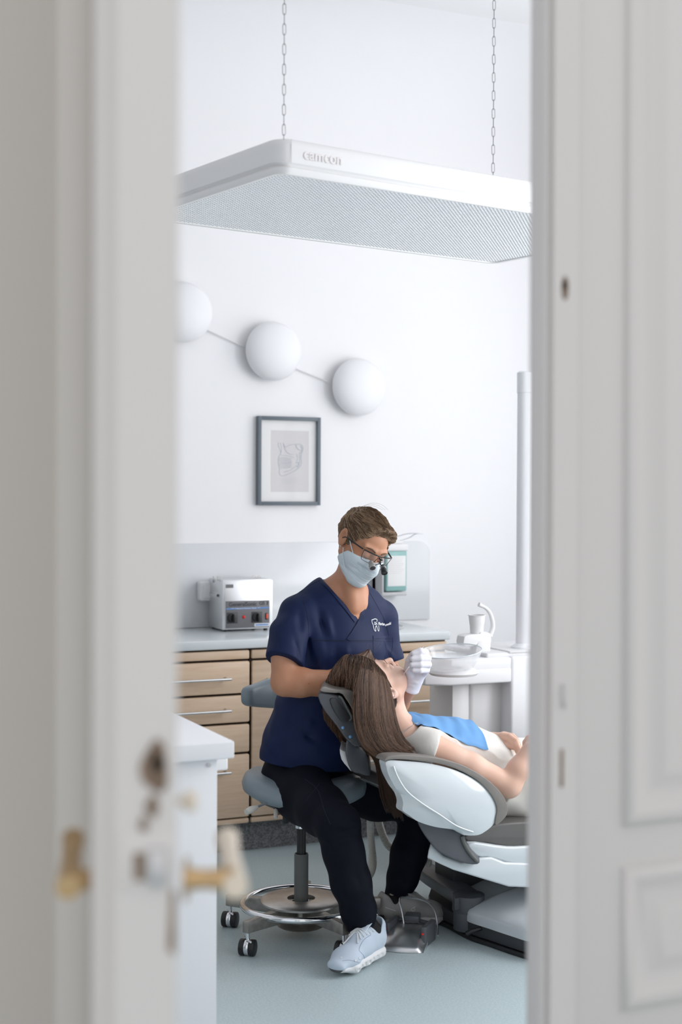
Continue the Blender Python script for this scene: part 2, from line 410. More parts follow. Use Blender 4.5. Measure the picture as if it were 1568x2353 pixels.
class Surf:
    def __init__(s,*VQs):
        V,Q,o=[],[],0
        for a,q in VQs: V.append(a); Q.append(np.asarray(q)+o); o+=len(a)
        V=np.concatenate(V); Q=[tuple(int(i) for i in f) for q in Q for f in q]
        s.t=BVHTree.FromPolygons([tuple(v) for v in V],Q)
    def hit(s,px,py,off=.001):
        r=ray(px,py); l=np.linalg.norm(r); h,n,i,d=s.t.ray_cast(Vector(CAM),Vector(r/l))
        if h is None: return None
        n=np.array(n); n=n if n@r<0 else -n
        return np.array(h)+n*off,n
    def hug(s,paths,off):
        """lays strands on the surface: each point moves to the surface plus its strand's offset"""
        out=paths.copy()
        for i in range(paths.shape[0]):
            for k in range(1,paths.shape[1]-2):
                h,n,_,d=s.t.find_nearest(Vector(paths[i,k])); h=np.array(h); n=np.array(n)
                if d<.03: out[i,k]=h+n*off[i]*(.4+.6*math.sin(math.pi*k/paths.shape[1]))
        for _ in range(3): out[:,1:-1]=.5*out[:,1:-1]+.25*(out[:,2:]+out[:,:-2])
        return out
    def near(s,p,off=.001):
        h,n,i,d=s.t.find_nearest(Vector([float(x) for x in p])); return np.array(h)+np.array(n)*off,np.array(n)
    def line(s,pts,r=.0012,off=.0006,sm=6,n=6,ends=True):
        pts=[tuple(q) for q in catmull([(a,b) for a,b in pts],sm)] if sm>1 else pts
        w=[s.hit(a,b,off) for a,b in pts]; w=[q[0] for q in w if q is not None]
        return tube(w,r,n) if len(w)>1 else bmesh.new()
def strands(paths,r0,r1,n=3):
    """many thin tapering hairs in one mesh; paths: (m, k, 3)"""
    m,k,_=paths.shape; T=np.gradient(paths,axis=1); T/=np.linalg.norm(T,axis=2,keepdims=True)+1e-9
    up=np.tile(-CF,(m,k,1)); X=np.cross(T,up); X/=np.linalg.norm(X,axis=2,keepdims=True)+1e-6; Y=np.cross(T,X)
    rr=np.linspace(0,1,k)[None,:,None]; rr=(r0+(r1-r0)*rr)
    V=np.stack([paths+(X*math.cos(2*math.pi*j/n)+Y*math.sin(2*math.pi*j/n))*rr for j in range(n)],2)
    base=(np.arange(m)*k*n)[:,None,None]; i=np.arange(k-1)[None,:,None]*n; j=np.arange(n)[None,None,:]; j2=(j+1)%n
    Q=np.stack([base+i+j,base+i+j2,base+i+n+j2,base+i+n+j],-1).reshape(-1,4)
    return V.reshape(-1,3),Q
# ---------------------------------------------------------------- the room
YB=6.05; YD=1.79; XR=4.3; XL=-1.2; ZC=3.62
struct('floor',box((-3,-1.5,-.06),(XR+.2,YB+.2,0)),'floor_lino',smooth=False)
# back wall and ceiling meet in a rounded cove
prof=[(YB,0),(YB,3.1)]+[(YB-.5+.5*math.cos(a),3.12+.5*math.sin(a)) for a in np.linspace(.1,math.pi/2,9)]
bm=ribbon([(XL,y,z) for y,z in prof],[(XR,y,z) for y,z in prof])
bm2=box((XL-.1,YB+.001,0),(XR+.1,YB+.15,ZC)); struct('wall_back',merge(bm,bm2),'wall_paint')
struct('ceiling',box((XL-.1,YD,ZC),(XR+.1,YB-.49,ZC+.1)),'ceiling_paint',smooth=False)
struct('wall_left',box((XL-.15,YD,0),(XL,YB+.15,ZC)),'wall_paint',smooth=False)
WY=[(2.1,3.4),(3.9,5.2)]; Z0,Z1=.85,3.05
bm=merge(box((XR,YD,0),(XR+.2,YB+.15,Z0)),box((XR,YD,Z1),(XR+.2,YB+.15,ZC)),box((XR,YD,Z0),(XR+.2,2.1,Z1)),
         box((XR,3.4,Z0),(XR+.2,3.9,Z1)),box((XR,5.2,Z0),(XR+.2,YB+.15,Z1)))
struct('wall_right',bm,'wall_paint',smooth=False)
for i,(a,b) in enumerate(WY):
    bm=merge(box((XR+.1,a,Z0),(XR+.16,a+.06,Z1),.005),box((XR+.1,b-.06,Z0),(XR+.16,b,Z1),.005),
             box((XR+.1,a,Z0),(XR+.16,b,Z0+.06),.005),box((XR+.1,a,Z1-.06),(XR+.16,b,Z1),.005),
             box((XR+.1,(a+b)/2-.03,Z0),(XR+.16,(a+b)/2+.03,Z1),.005))
    w=struct('window_%d'%(i+1),bm,'white_plastic')
# front wall around the doorway (towards the hall)
DX0,DX1,DZ=.47,1.72,2.95
bm=merge(box((-3,YD-.02,0),(DX0-.02,YD+.18,ZC)),box((DX1+.02,YD-.02,0),(XR+.2,YD+.18,ZC)),box((DX0-.02,YD-.02,DZ),(DX1+.02,YD+.18,ZC)))
struct('wall_front',bm,'wall_paint',smooth=False)
bm=merge(box((-3,YD-.03,0),(DX0-.02,YD-.0201,ZC)),box((DX1+.02,YD-.03,0),(XR+.2,YD-.0201,ZC)),box((DX0-.02,YD-.03,DZ),(DX1+.02,YD-.0201,ZC)))
struct('wall_hall',bm,'hall_paint',smooth=False)
# door casing: moulded profile down the left of the opening
def casing(x0,sgn):
    pr=[(0,0),(0,-.010),(.006,-.016),(.016,-.018),(.030,-.016),(.044,-.010),(.052,-.006),(.052,0)]
    pts=[(x0+sgn*a,YD-.029+b,0) for a,b in pr]
    return prism(pts,(0,0,DZ+.05))
struct('trim_1',casing(DX0-.01,-1),'trim_paint'); struct('trim_2',casing(DX1+.01,1),'trim_paint')
# ---- left leaf, swung towards the hall; its lock edge faces us
h=onY(300,1130,YD)[:2]; dirv=-V3(h[0],h[1]); dirv/=np.linalg.norm(dirv)      # from the hinge towards the hall
dv=V3(dirv[0],dirv[1],0); nv=V3(-dirv[1],dirv[0],0)
if nv@RH<0: nv=-nv                                                         # nv points to the image right
LW=.53; hin=V3(h[0],h[1],0); free=hin+dv*LW
d1=float((free-CAM)@CF)
def edge_off(px): return float(((P(px,1130,d1)-free)@nv))
oL,oB0,oB1,oR=edge_off(212),edge_off(246),edge_off(282),edge_off(409)
def leafpt(o,back): q=free+nv*o-dv*back; return (q[0],q[1])
D1=set_tag(thing('door_1',None,None,hin),kind='structure')
pl=[leafpt(oB1,0),leafpt(oR-.004,0),leafpt(oR,.004),leafpt(oR*.82,LW),leafpt(oL*.8,LW),leafpt(oL,.05),leafpt(oL,.030),leafpt(oL+.006,.022),leafpt(oB0-.002,.020),leafpt(oB0+.004,.008),leafpt(oB1-.006,.001)]
obj('leaf',planprism(pl,.01,DZ),'door_paint',D1)
def onedge(px,py): # a point on the lock edge
    r=ray(px,py); return CAM+r*(((free-CAM)@dv)/(r@dv))
def blob(px,py,w,h,m,name,dy=.002,parent=D1):
    c=onedge(px,py)-0; pts=[]
    for k in range(20):
        a=2*math.pi*k/20; rr=1+.15*math.sin(3*a+px)
        pts.append(c+nv*(w*math.cos(a)*rr)+V3(0,0,1)*(h*math.sin(a)*rr)+dv*.0005)
    return obj(name,prism(pts,dv*dy),m,parent)
blob(356,1762,.0125,.0235,'stain','bolt_hole'); blob(360,1752,.007,.011,'dark_hole','bolt_hole')
blob(350,1852,.006,.010,'stain','screw_hole'); blob(330,1893,.004,.007,'stain','screw_hole')
c=onedge(352,1975); 
lp=obj('lock_plate',prism([c+nv*a+V3(0,0,b) for a,b in((-.030,-.028),(.022,-.028),(.022,.026),(-.030,.026))],dv*.0015,.001),'door_paint',D1)
c=onedge(362,1990); obj('latch',prism([c+nv*a+V3(0,0,b)+dv*.001 for a,b in((-.009,-.017),(.008,-.017),(.008,.017),(-.009,.017))],dv*.008,.002),'old_steel',D1)
c=onedge(322,1990); obj('latch',prism([c+nv*a+V3(0,0,b)+dv*.001 for a,b in((-.006,-.013),(.004,-.013),(.004,.013),(-.006,.013))],dv*.003,.001),'stain',D1)
c=onedge(402,2115); obj('worn_patch',prism([c+nv*a+V3(0,0,b) for a,b in((-.007,-.028),(.001,-.032),(.001,.026),(-.004,.030))],dv*.001),'stain',D1)
def handle(side):
    s=1 if side>0 else -1
    if s>0: a=P(425,2020,d1+.045); b=P(540,2020,d1+.045)
    else: a=P(262,2020,d1+.06); b=P(158,2022,d1+.045)
    H=obj('door_handle',tube([a,a*.6+b*.4,b],[.0125,.0095,.0125],16,smooth=5),'brass',D1)
    top=b-dv*.115+V3(0,0,.012)
    obj('lever',tube([b+dv*.012-V3(0,0,.004),b-dv*.03,b-dv*.075+V3(0,0,.006),top],[.0125,.011,.010,.0125],14,smooth=5),'ivory' if s>0 else 'brass',H,label='ivory coloured grip' if s>0 else None)
    obj('rosette',cyl(a,a+(b-a)*.05,.022,n=24),'brass',H)
handle(1); handle(-1)
k0=P(398,1842,d1+.03); obj('thumb_turn',lathe(k0,[(0,0),(.004,0),(.004,.008),(.010,.012),(.011,.018),(.007,.023),(0,.024)],20,nv),'ivory',D1)
# ---- right leaf, closed
D2=set_tag(thing('door_2',None,None,(DX1,YD,0)),kind='structure')
tilt=Matrix.Translation((1.14,YD,1.5))@Matrix.Rotation(-.0025,4,'Y')@Matrix.Translation((-1.14,-YD,-1.5))
x0=float(onY(1243,1130,YD)[0]); yf=YD
def dbox(a,b,w=.003): return box(a,b,w,2,tilt)
leaf=merge(dbox((x0,yf,.01),(DX1,yf+.035,DZ)))
obj('leaf',leaf,'door_paint',D2)
X2=lambda px: float(onY(px,1130,yf)[0])
# rebate strip along the meeting edge: a rounded bead and a flat lath
pr=[(x0-.001,0),(x0-.001,-.006),(x0+.003,-.011),(x0+.007,-.004),(x0+.011,-.003),(x0+.013,-.012),(X2(1318),-.012),(X2(1325),-.006),(X2(1327),0)]
bm=prism([(a,yf+b,.01) for a,b in pr],(0,0,DZ-.01)); bm.transform(tilt); obj('meeting_strip',bm,'door_paint',D2)
def mould(xa,xb,za,zb):
    """a raised-and-fielded panel: bolection moulding, sunk ground, raised field"""
    prof=[(0,0),(.004,-.009),(.015,-.013),(.026,-.007),(.034,-.0015),(.056,-.0015),(.072,-.009),(.082,-.009)]
    bm=bmesh.new(); rings=[]
    for o_,dy in prof:
        rings.append([bm.verts.new((x,yf+dy-.0004,z)) for x,z in((xa+o_,za+o_),(xb-o_,za+o_),(xb-o_,zb-o_),(xa+o_,zb-o_))])
    for r0,r1 in zip(rings,rings[1:]):
        for k in range(4): bm.faces.new((r0[k],r0[(k+1)%4],r1[(k+1)%4],r1[k]))
    bm.faces.new(rings[-1]); bm.transform(tilt); return bm
Z2=lambda py,px=1480: float(onY(px,py,yf)[2])
xm=X2(1432); xe=xm+.50
for za,zb in ((Z2(1895),2.75),(Z2(2315),Z2(1985))):
    bm=mould(xm,xe,za,zb); obj('door_panel',bm,'door_paint',D2,angle=60)
def dm(px,py,w,h,m,name,d=.0135):
    c=onY(px,py,yf-.012); pts=[(c[0]+w*math.cos(t),yf-.0115,c[2]+h*math.sin(t)) for t in np.linspace(0,2*math.pi,18)[:-1]]
    return obj(name,prism(pts,(0,-.0012,0)),m,D2)
dm(1299,662,.006,.018,'stain','keyhole'); dm(1298,655,.0035,.007,'dark_hole','keyhole')
c=onY(1291,1765,yf-.012); obj('bolt_slot',box((c[0]-.0025,yf-.0132,c[2]-.028),(c[0]+.0025,yf-.0115,c[2]+.028)),'stain',D2)
c=onY(1293,1600,yf-.012); obj('staple',tube([(c[0],yf-.011,c[2]+.016),(c[0],yf-.016,c[2]+.014),(c[0]-.001,yf-.017,c[2]),(c[0]+.001,yf-.016,c[2]-.014),(c[0]+.004,yf-.011,c[2]-.016)],.0018,6,smooth=4),'old_steel',D2)
# ---------------------------------------------------------------- back counter
WT=.89; YF=5.47
struct('baseboard_back',box((.4,5.56,0),(3.0,5.60,.135)),'granite',smooth=False)
def rbox(x0,x1,z0,z1,y,th=.02,w=.006): return box((x0,y,z0),(x1,y+th,z1),w,2)
def bar_handle(x0,x1,z,y,parent,proj_=.035):
    bm=tube([(x0,y-proj_,z),(x1,y-proj_,z)],.0055,12)
    for x in (x0+.012,x1-.012): bm=merge(bm,cyl((x,y,z+.004),(x,y-proj_,z),.0045,n=12))
    return obj('handle',bm,'steel',parent)
def cabinet(x0,x1,rows,label,kind):
    c=thing('base_cabinet',label,'cabinet',((x0+x1)/2,5.77,.135),'wooden base cabinets under the back counter')
    obj('body',box((x0+.001,5.52,.135),(x1-.001,6.04,.852)),'dark_gap',c)
    obj('top_rail',rbox(x0+.003,x1-.003,.808,.845,5.495),'wood_front',c)
    obj('bottom_rail',rbox(x0+.003,x1-.003,.128,.150,5.495),'wood_front',c)
    if kind=='door':
        d=obj('door',rbox(x0+.003,x1-.003,.155,.800,5.49,w=.008),'wood_front',c)
        bar_handle(x0+.06,x0+.19,.72,5.49,d)
    else:
        for a,b in rows:
            d=obj('drawer',rbox(x0+.003,x1-.003,a,b,5.49,w=.008),'wood_front',c)
            L=min(.39,(x1-x0)*.73); xc=(x0+x1)/2
            bar_handle(xc-L/2,xc+L/2,(a+b)/2-.001 if b-a<.15 else b-.066,5.49,d)
    return c
rows=[(.668,.800),(.548,.660),(.424,.540),(.155,.416)]
cabinet(1.50,2.085,rows,'light wooden drawer cabinet with four drawers, left of the seated man','dr')
cabinet(.91,1.497,rows,'light wooden drawer cabinet mostly hidden behind the white door frame','dr')
cabinet(2.088,2.535,rows,'light wooden cabinet with one tall door, directly behind the seated man','door')
cabinet(2.538,3.012,[(.668,.800),(.424,.660),(.155,.416)],'light wooden drawer cabinet behind the spittoon bowl, at the end of the counter','dr')
bm=box((.6,5.485,WT-.038),(3.02,6.045,WT),.006,3)
wt=obj('worktop',bm,'worktop_grey'); set_tag(wt,'long grey laminate worktop on the wooden cabinets','worktop')
sk=[(2.72+.20*math.cos(t),5.78+.17*math.sin(t),WT+.001) for t in np.linspace(0,2*math.pi,40)[:-1]]
sk_o=set_tag(obj('sink_rim',merge(tube(sk,.006,8,True),lathe((2.72,5.78,WT+.0015),[(0,0),(.19,.0),(.195,.002)],40)),'steel'),'shallow round steel sink rim set in the worktop behind the man','sink')
# splash panel with a rounded upper right corner
x0,x1,z0,z1=.6,3.21,WT+.001,1.266; pts=[(x0,z0),(x1,z0)]+[(x1-.06+.06*math.cos(t),z1-.06+.06*math.sin(t)) for t in np.linspace(0,math.pi/2,8)]+[(x0,z1)]
o=obj('splash_panel',prism([(x,YB-.012,z) for x,z in pts],(0,.012,0),.002),'splash_grey'); set_tag(o,'glossy pale grey splash panel along the wall above the worktop','splash panel')
# light switch box
c=thing('wall_switch','white square surface mounted switch left of the steel ultrasonic cleaner','switch',(0,0,0)); s0=onY(458,1381,6.0); s1=onY(494,1340,6.0)
c.location=(s0[0],6.02,s0[2])
obj('housing',box((s0[0],5.985,s0[2]),(s0[0]+.085,YB-.012,s0[2]+.085),.008,3),'white_plastic',c)
obj('rocker',box((s0[0]+.014,5.978,s0[2]+.014),(s0[0]+.071,5.99,s0[2]+.071),.004,2),'white_plastic',c)
# ---- ultrasonic cleaner
a=onZ(511,1450,WT+.004); b=onY(627,1400,a[1]); YU=float(a[1]); X0=float(a[0]); X1=float(b[0]); ZT=float(onY(511,1335,YU)[2])
uc=thing('ultrasonic_cleaner','steel box ultrasonic cleaner with grey control panel on the worktop','cleaning device',((X0+X1)/2,YU+.08,WT))
DU=.185; W=X1-X0; H=ZT-WT
obj('housing',merge(box((X0,YU,WT+.008),(X1,YU+DU,ZT),.004),box((X0+.004,YU+.006,ZT-.006),(X1-.004,YU+DU-.006,ZT+.003),.002)),'steel',uc)
obj('front_plate',box((X0+.010,YU-.002,WT+.014),(X1-.006,YU+.001,ZT-.008),.001),'steel',uc,label='brushed bright front plate')
z=lambda f: WT+H*f
cp=obj('control_panel',box((X0+.014,YU-.004,z(.065)),(X1-.016,YU-.001,z(.60)),.0008),'panel_grey',uc,label='dark grey control panel')
obj('stripe',box((X0+.016,YU-.0046,z(.435)),(X1-.018,YU-.003,z(.465))),'blue_stripe',cp)
R_,U_=(1,0,0),(0,0,1)
obj('lettering',merge(text_bm('GeneralSonic',.024,face_M((X0+.028,YU-.0042,z(.50)),R_,U_),bold=True),text_bm('GS 3',.022,face_M((X0+W*.72,YU-.0042,z(.51)),R_,U_),bold=True)),'text_dark',cp,smooth=False)
obj('lettering',text_bm('****  Professional Ultrasonic Cleaner  ****',.0078,face_M((X0+.04,YU-.0048,z(.442)),R_,U_)),'text_white',cp,smooth=False)
obj('label_plate',box((X0+W*.63,YU-.0046,z(.085)),(X1-.018,YU-.003,z(.145))),'text_white',cp)
obj('label_text',box((X0+W*.645,YU-.0050,z(.10)),(X1-.022,YU-.004,z(.13))),'blue_stripe',cp)
obj('badge',box((X0+.014,YU-.003,z(.86)),(X0+W*.21,YU-.001,z(.93))),'panel_grey',uc)
for f in (.175,.66):
    cx=X0+W*f; k=obj('knob',cyl((cx,YU-.004,z(.27)),(cx,YU-.012,z(.27)),.020,.018,n=28,w=.001),'black_plastic',uc)
    obj('pointer',box((cx+.001,YU-.030,z(.27)-.019),(cx+.009,YU-.012,z(.27)+.017),.002),'black_plastic',k)
    obj('dial_plate',box((cx-.022,YU-.005,z(.27)-.024),(cx+.028,YU-.0042,z(.27)+.024),.0004),'dark_plastic',k)
obj('indicator_lamp',lathe((X0+W*.415,YU-.004,z(.28)),[(.007,0),(.0065,.004),(.004,.007),(0,.008)],20,(0,-1,0)),'red',uc,label='round red indicator lamp')
sw=obj('switch_frame',box((X0+W*.845,YU-.0065,z(.215)),(X0+W*.895,YU-.003,z(.345)),.001),'black_plastic',uc)
obj('rocker_switch',box((X0+W*.855,YU-.010,z(.235)),(X0+W*.89,YU-.005,z(.33)),.0015),'orange_red',uc,label='orange red rocker switch')
for x in (X0+.02,X1-.03):
    for y in (YU+.01,YU+DU-.02): obj('foot',cyl((x,y,WT),(x,y,WT+.009),.009,n=16),'black_plastic',uc)
obj('side_handle',merge(box((X0-.012,YU+.05,z(.72)),(X0+.002,YU+.135,z(.745)),.002),box((X0-.012,YU+.05,z(.665)),(X0-.008,YU+.135,z(.745)),.001)),'steel',uc)
def ring(x,y,zz,r,ax): return tube([(x+r*math.cos(t)*ax,y+r*math.cos(t)*(1-ax),zz+r*math.sin(t)) for t in np.linspace(0,2*math.pi,20)[:-1]],.0022,8,True)
for a_ in ((X0+.004,YU+.04,ZT+.001,.012,.3),(X0+.006,YU+.075,ZT+.002,.014,.3),(X0,YU+.12,ZT,.012,.3),(X1-.05,YU+.10,ZT+.003,.011,.9),(X1-.025,YU+.10,ZT+.001,.010,.9)): obj('basket_hook',ring(*a_),'steel_brushed',uc)
# ---- soap dispenser on the wall
YS=5.93; q=lambda px,py,Y=YS: onY(px,py,Y)
xa,xb=float(q(886,1)[0]),float(q(946,1)[0]); za,zb=float(q(900,1368)[2]),float(q(900,1252)[2])
sd=thing('soap_dispenser','wall soap dispenser with teal bottle and wire lever behind the man','soap dispenser',((xa+xb)/2,YB-.02,za))
obj('housing',merge(box((xa,YS+.002,za),(xa+.010,YB-.012,zb),.003),box((xa+.01,YS+.012,za-.004),(xb,YB-.012,za+.014),.004),box((xa,YS+.07,za),(xb,YB-.012,zb),.003)),'housing_grey',sd)
obj('bottle',box((xa+.022,YS+.004,za+.018),(xb-.004,YS+.066,zb-.028),.008,3),'teal_liquid',sd,label='teal refill bottle')
obj('label_sticker',box((xa+.030,YS+.0025,za+.042),(xb-.012,YS+.005,zb-.052),.0005),'paper',sd,label='white printed sticker')
obj('print',merge(*[box((xa+.036,YS+.0018,zb-.062-k*.009),(xb-.020-.008*(k%3),YS+.003,zb-.0605-k*.009)) for k in range(9)]),'print_grey',sd)
obj('cap',merge(box((xa+.008,YS+.002,zb-.030),(xb+.002,YB-.012,zb+.004),.006,3),box((xa+.02,YS+.014,zb+.004),(xb-.018,YS+.08,zb+.018),.005)),'white_plastic',sd)
l0=V3((xa+xb)/2,YS+.04,zb+.016); tip=onY(973,1226,YS-.02)
obj('lever',merge(tube([l0+V3(-.03,.05,0),onY(915,1232,YS+.03),onY(940,1226,YS),tip],.0022,8,smooth=6),tube([l0+V3(.02,.0,-.004),onY(940,1236,YS+.02),onY(955,1227,YS-.01),tip],.0022,8,smooth=6)),'steel',sd)
# ---------------------------------------------------------------- picture
x0,x1,z0,z1=2.318,2.628,1.437,1.842; fw=.017
pc=thing('framed_picture','grey framed jaw bone drawing hanging on the back wall','picture',((x0+x1)/2,YB,z0))
fr=merge(*[box(a,b,.0015) for a,b in (((x0,YB-.028,z0),(x0+fw,YB,z1)),((x1-fw,YB-.028,z0),(x1,YB,z1)),((x0+fw-.001,YB-.028,z0),(x1-fw+.001,YB,z0+fw)),((x0+fw-.001,YB-.028,z1-fw),(x1-fw+.001,YB,z1)))])
obj('frame',fr,'grey_frame',pc)
obj('mat_board',box((x0+fw-.001,YB-.010,z0+fw-.001),(x1-fw+.001,YB-.002,z1-fw+.001)),'paper',pc)
W=x1-x0;H=z1-z0
obj('print',box((x0+W*.225,YB-.0108,z0+H*.15),(x0+W*.83,YB-.0095,z0+H*.845)),'print_grey',pc,label='pale grey print sheet')
obj('glazing',box((x0+fw-.001,YB-.018,z0+fw-.001),(x1-fw+.001,YB-.016,z1-fw+.001)),'thin_glass',pc)
def sk2(pts,r=.0008,cl=False,sm=5): # drawing strokes, picture zoom coordinates
    w=[(x0+(a-220)/(1350-220)*W,YB-.0112,z1-(b-140)/(1735-140)*H) for a,b in pts]; return tube(w,r,5,cl,smooth=sm)
S=[sk2([(610,600),(600,650),(640,760),(640,820),(610,860),(600,960),(625,1060),(620,1150),(660,1205),(720,1195),(830,1150),(930,1090),(970,1060),(1020,980),(1010,850),(1040,760),(1050,700),(1020,640),(950,630),(850,640),(780,660),(730,690),(690,620)],.0013),
   sk2([(640,610),(660,700),(650,800)],.0012),sk2([(690,610),(720,720),(790,800),(870,820)],.0012),sk2([(640,830),(740,840),(830,850),(880,880)],.001),
   sk2([(640,975),(700,975),(790,965),(850,945)],.0012),sk2([(700,1140),(820,1100),(900,1040),(950,1000)],.0012),sk2([(920,965),(975,970),(960,1030),(930,1040)],.0022),
   sk2([(920,640),(940,700),(1000,740)],.002),sk2([(1000,660),(1030,720),(1000,800)],.0016),sk2([(930,800),(950,880),(930,950)],.001),sk2([(980,780),(990,900),(980,1000)],.001)]
for k in range(9):
    xx=625+k*26; S+= [sk2([(xx,860+k*2),(xx-4,920),(xx+2,968-k*2)],.0008,sm=3),sk2([(xx+2,985-k*3),(xx-2,1040),(xx+4,1090-k*4)],.0008,sm=3)]
S+=[sk2([(650+0*k,1260+k*26),(960-12*k,1260+k*26)],.0004,sm=1) for k in range(4)]
obj('drawing',merge(*S),'ink',pc,label='thin blue grey bone drawing')
# ---------------------------------------------------------------- three wall lamps and their cable
GL=[onY(620,809,YB),onY(815,891,YB),onY(414,720,YB)]
RR=[.134,.132,.134]
def wall_lamp(c,label):
    t=thing('wall_lamp',label,'wall lamp',(c[0],YB,c[2]),'white disc wall lamps in a row')
    obj('mount',cyl((c[0],YB,c[2]),(c[0],YB-.022,c[2]),.055,n=36),'white_plastic',t)
    pr=[(.02,.02),(.105,.024),(.126,.032),(.134,.046),(.130,.060),(.116,.077),(.092,.091),(.062,.100),(.030,.1045),(0,.106)]
    obj('lamp_shade',lathe((c[0],YB,c[2]),pr,64,(0,-1,0)),'globe_white',t)
    return t
labs=['white disc wall lamp in the middle of the three','white disc wall lamp lowest of the three, above and right of the picture','white disc wall lamp highest of the three, cut by the door edge']
w0=wall_lamp(GL[0],labs[0])
for g,lb in zip(GL[1:],labs[1:]):
    r=w0.copy(); COL.objects.link(r); r.location=(g[0],YB,g[2]); r['label']=lb
    for ch in list(w0.children):
        cc=ch.copy(); COL.objects.link(cc); cc.parent=r
a,b,c=GL[2]+V3(0,-.012,-.03),GL[0]+V3(0,-.012,-.0),GL[1]+V3(0,-.012,0)
a0=a+(a-b)*.6
o=obj('lamp_cable',tube([a0,onY(474,757,YB-.012),onY(557,795,YB-.012),b,onY(678,846,YB-.012),onY(757,878,YB-.012)],.003,8),'white_plastic'); set_tag(o,'thin white cable duct linking the disc lamps across the wall','cable')
# ---------------------------------------------------------------- hanging ceiling lamp
ZL=2.33; A=onZ(640,396,ZL); Cc=onZ(1135,608,ZL); ph=math.radians(35.5-24.4)
u=V3(math.cos(ph),math.sin(ph),0); v=V3(-math.sin(ph),math.cos(ph),0)
# the lamp is turned a little from the wall line; u runs along its long side
dd=Cc-A; 
def solve(phi):
    uu=RH*math.cos(phi)+FH*math.sin(phi); vv=-RH*math.sin(phi)+FH*math.cos(phi); return uu,vv
u,v=solve(math.radians(35.5)); L=float(dd@u); Wd=float(dd@v)
cl=thing('ceiling_lamp','large white rectangular lamp hanging on two chains, with prismatic underside','ceiling lamp',A+u*L/2+v*Wd/2+V3(0,0,.16))
def LP(a,b,z): return A+u*a+v*b+V3(0,0,z)
def rrect(off,z,r=.045,n=6):
    o_=[]; c=[(L-off-r,off+r,-90),(L-off-r,Wd-off-r,0),(off+r,Wd-off-r,90),(off+r,off+r,180)]
    for cx,cy,a0 in c:
        for k in range(n+1):
            t=math.radians(a0+90*k/n); o_.append(LP(cx+r*math.cos(t),cy+r*math.sin(t),z))
    return o_
rings=[(.0,.030),(-.003,.034),(-.004,.090),(.0,.096),(.010,.098)]
pr=[(.018,.0055,.030),(.016,.001,.030),(.004,.0,.035),(.0,.006,.040),(.0,.018,.040),(.006,.022,.038),(.004,.026,.040),(-.004,.030,.042),(-.006,.075,.044),(-.002,.088,.044),(.008,.094,.044),(.03,.096,.03)]
bm=bmesh.new(); RG=[[bm.verts.new(Vector(p)) for p in rrect(o_,z,r)] for o_,z,r in pr]
for r0,r1 in zip(RG,RG[1:]):
    n=len(r0)
    for k in range(n): bm.faces.new((r0[k],r0[(k+1)%n],r1[(k+1)%n],r1[k]))
bm.faces.new(RG[-1]); bmesh.ops.recalc_face_normals(bm,faces=bm.faces)
obj('housing',bm,'lamp_case',cl,angle=50)
# prismatic diffuser: a grid of small pyramids
nx,ny=96,58; i0=.018
gx=np.linspace(i0,L-i0,nx*2+1); gy=np.linspace(i0,Wd-i0,ny*2+1)
GX,GY=np.meshgrid(gx,gy,indexing='ij'); I_,J_=np.meshgrid(range(len(gx)),range(len(gy)),indexing='ij')
zz=np.where(((I_%2)==1)&((J_%2)==1),.012,.004)
vv_=A[None,None,:]+GX[...,None]*u+GY[...,None]*v+zz[...,None]*V3(0,0,1)
idx=np.arange(len(gx)*len(gy)).reshape(len(gx),len(gy))
q=np.stack([idx[:-1,:-1],idx[:-1,1:],idx[1:,1:],idx[1:,:-1]],-1).reshape(-1,4)
me=bpy.data.meshes.new('diffuser'); me.from_pydata([tuple(p) for p in (vv_.reshape(-1,3)-np.array(cl.location))],[],[tuple(int(z_) for z_ in f) for f in q]); me.materials.append(MATS['lamp_grid'])
do=bpy.data.objects.new('diffuser',me); COL.objects.link(do); do.parent=cl; do['label']='grey prismatic diffuser grid'
sp=LP(.075,.0,.070)-v*.0065
obj('lettering',text_bm('camcon',.040,face_M(sp+V3(0,0,-.025),u,(0,0,1)),depth=.0004,bold=True),'pale_pink',cl,smooth=False)
for a_ in (.035,): obj('joint_line',merge(box((0,0,0),(.0012,.0010,.062),M=Matrix.Translation(Vector(LP(a_,-.0068,.028))))) ,'print_grey',cl)
def chain(px,py):
    # find the point of the near edge that projects to px
    best=min(np.linspace(.01,L-.01,400),key=lambda s_: abs(proj(LP(s_,.012,.095))[0]-px)); base=LP(best,.012,.090); bm=None
    zc=base[2]; k=0; parts=[]
    while zc<ZC:
        pts=[]
        for t in np.linspace(0,2*math.pi,13)[:-1]:
            w_,h_=.0042*math.cos(t),.0070*math.sin(t)+(.008 if math.sin(t)>0 else -.008)
            if k%2: pts.append((base[0]+CR[0]*w_,base[1]+CR[1]*w_,zc+h_))
            else: pts.append((base[0]+FH[0]*w_,base[1]+FH[1]*w_,zc+h_))
        parts.append(tube(pts,.0010,5,True)); zc+=.0262; k+=1
    return obj('chain',merge(*parts),'dark_chain',cl)
mat('dark_chain',(.33,.33,.34),.4,.7)
chain(652,300); chain(1133,390)
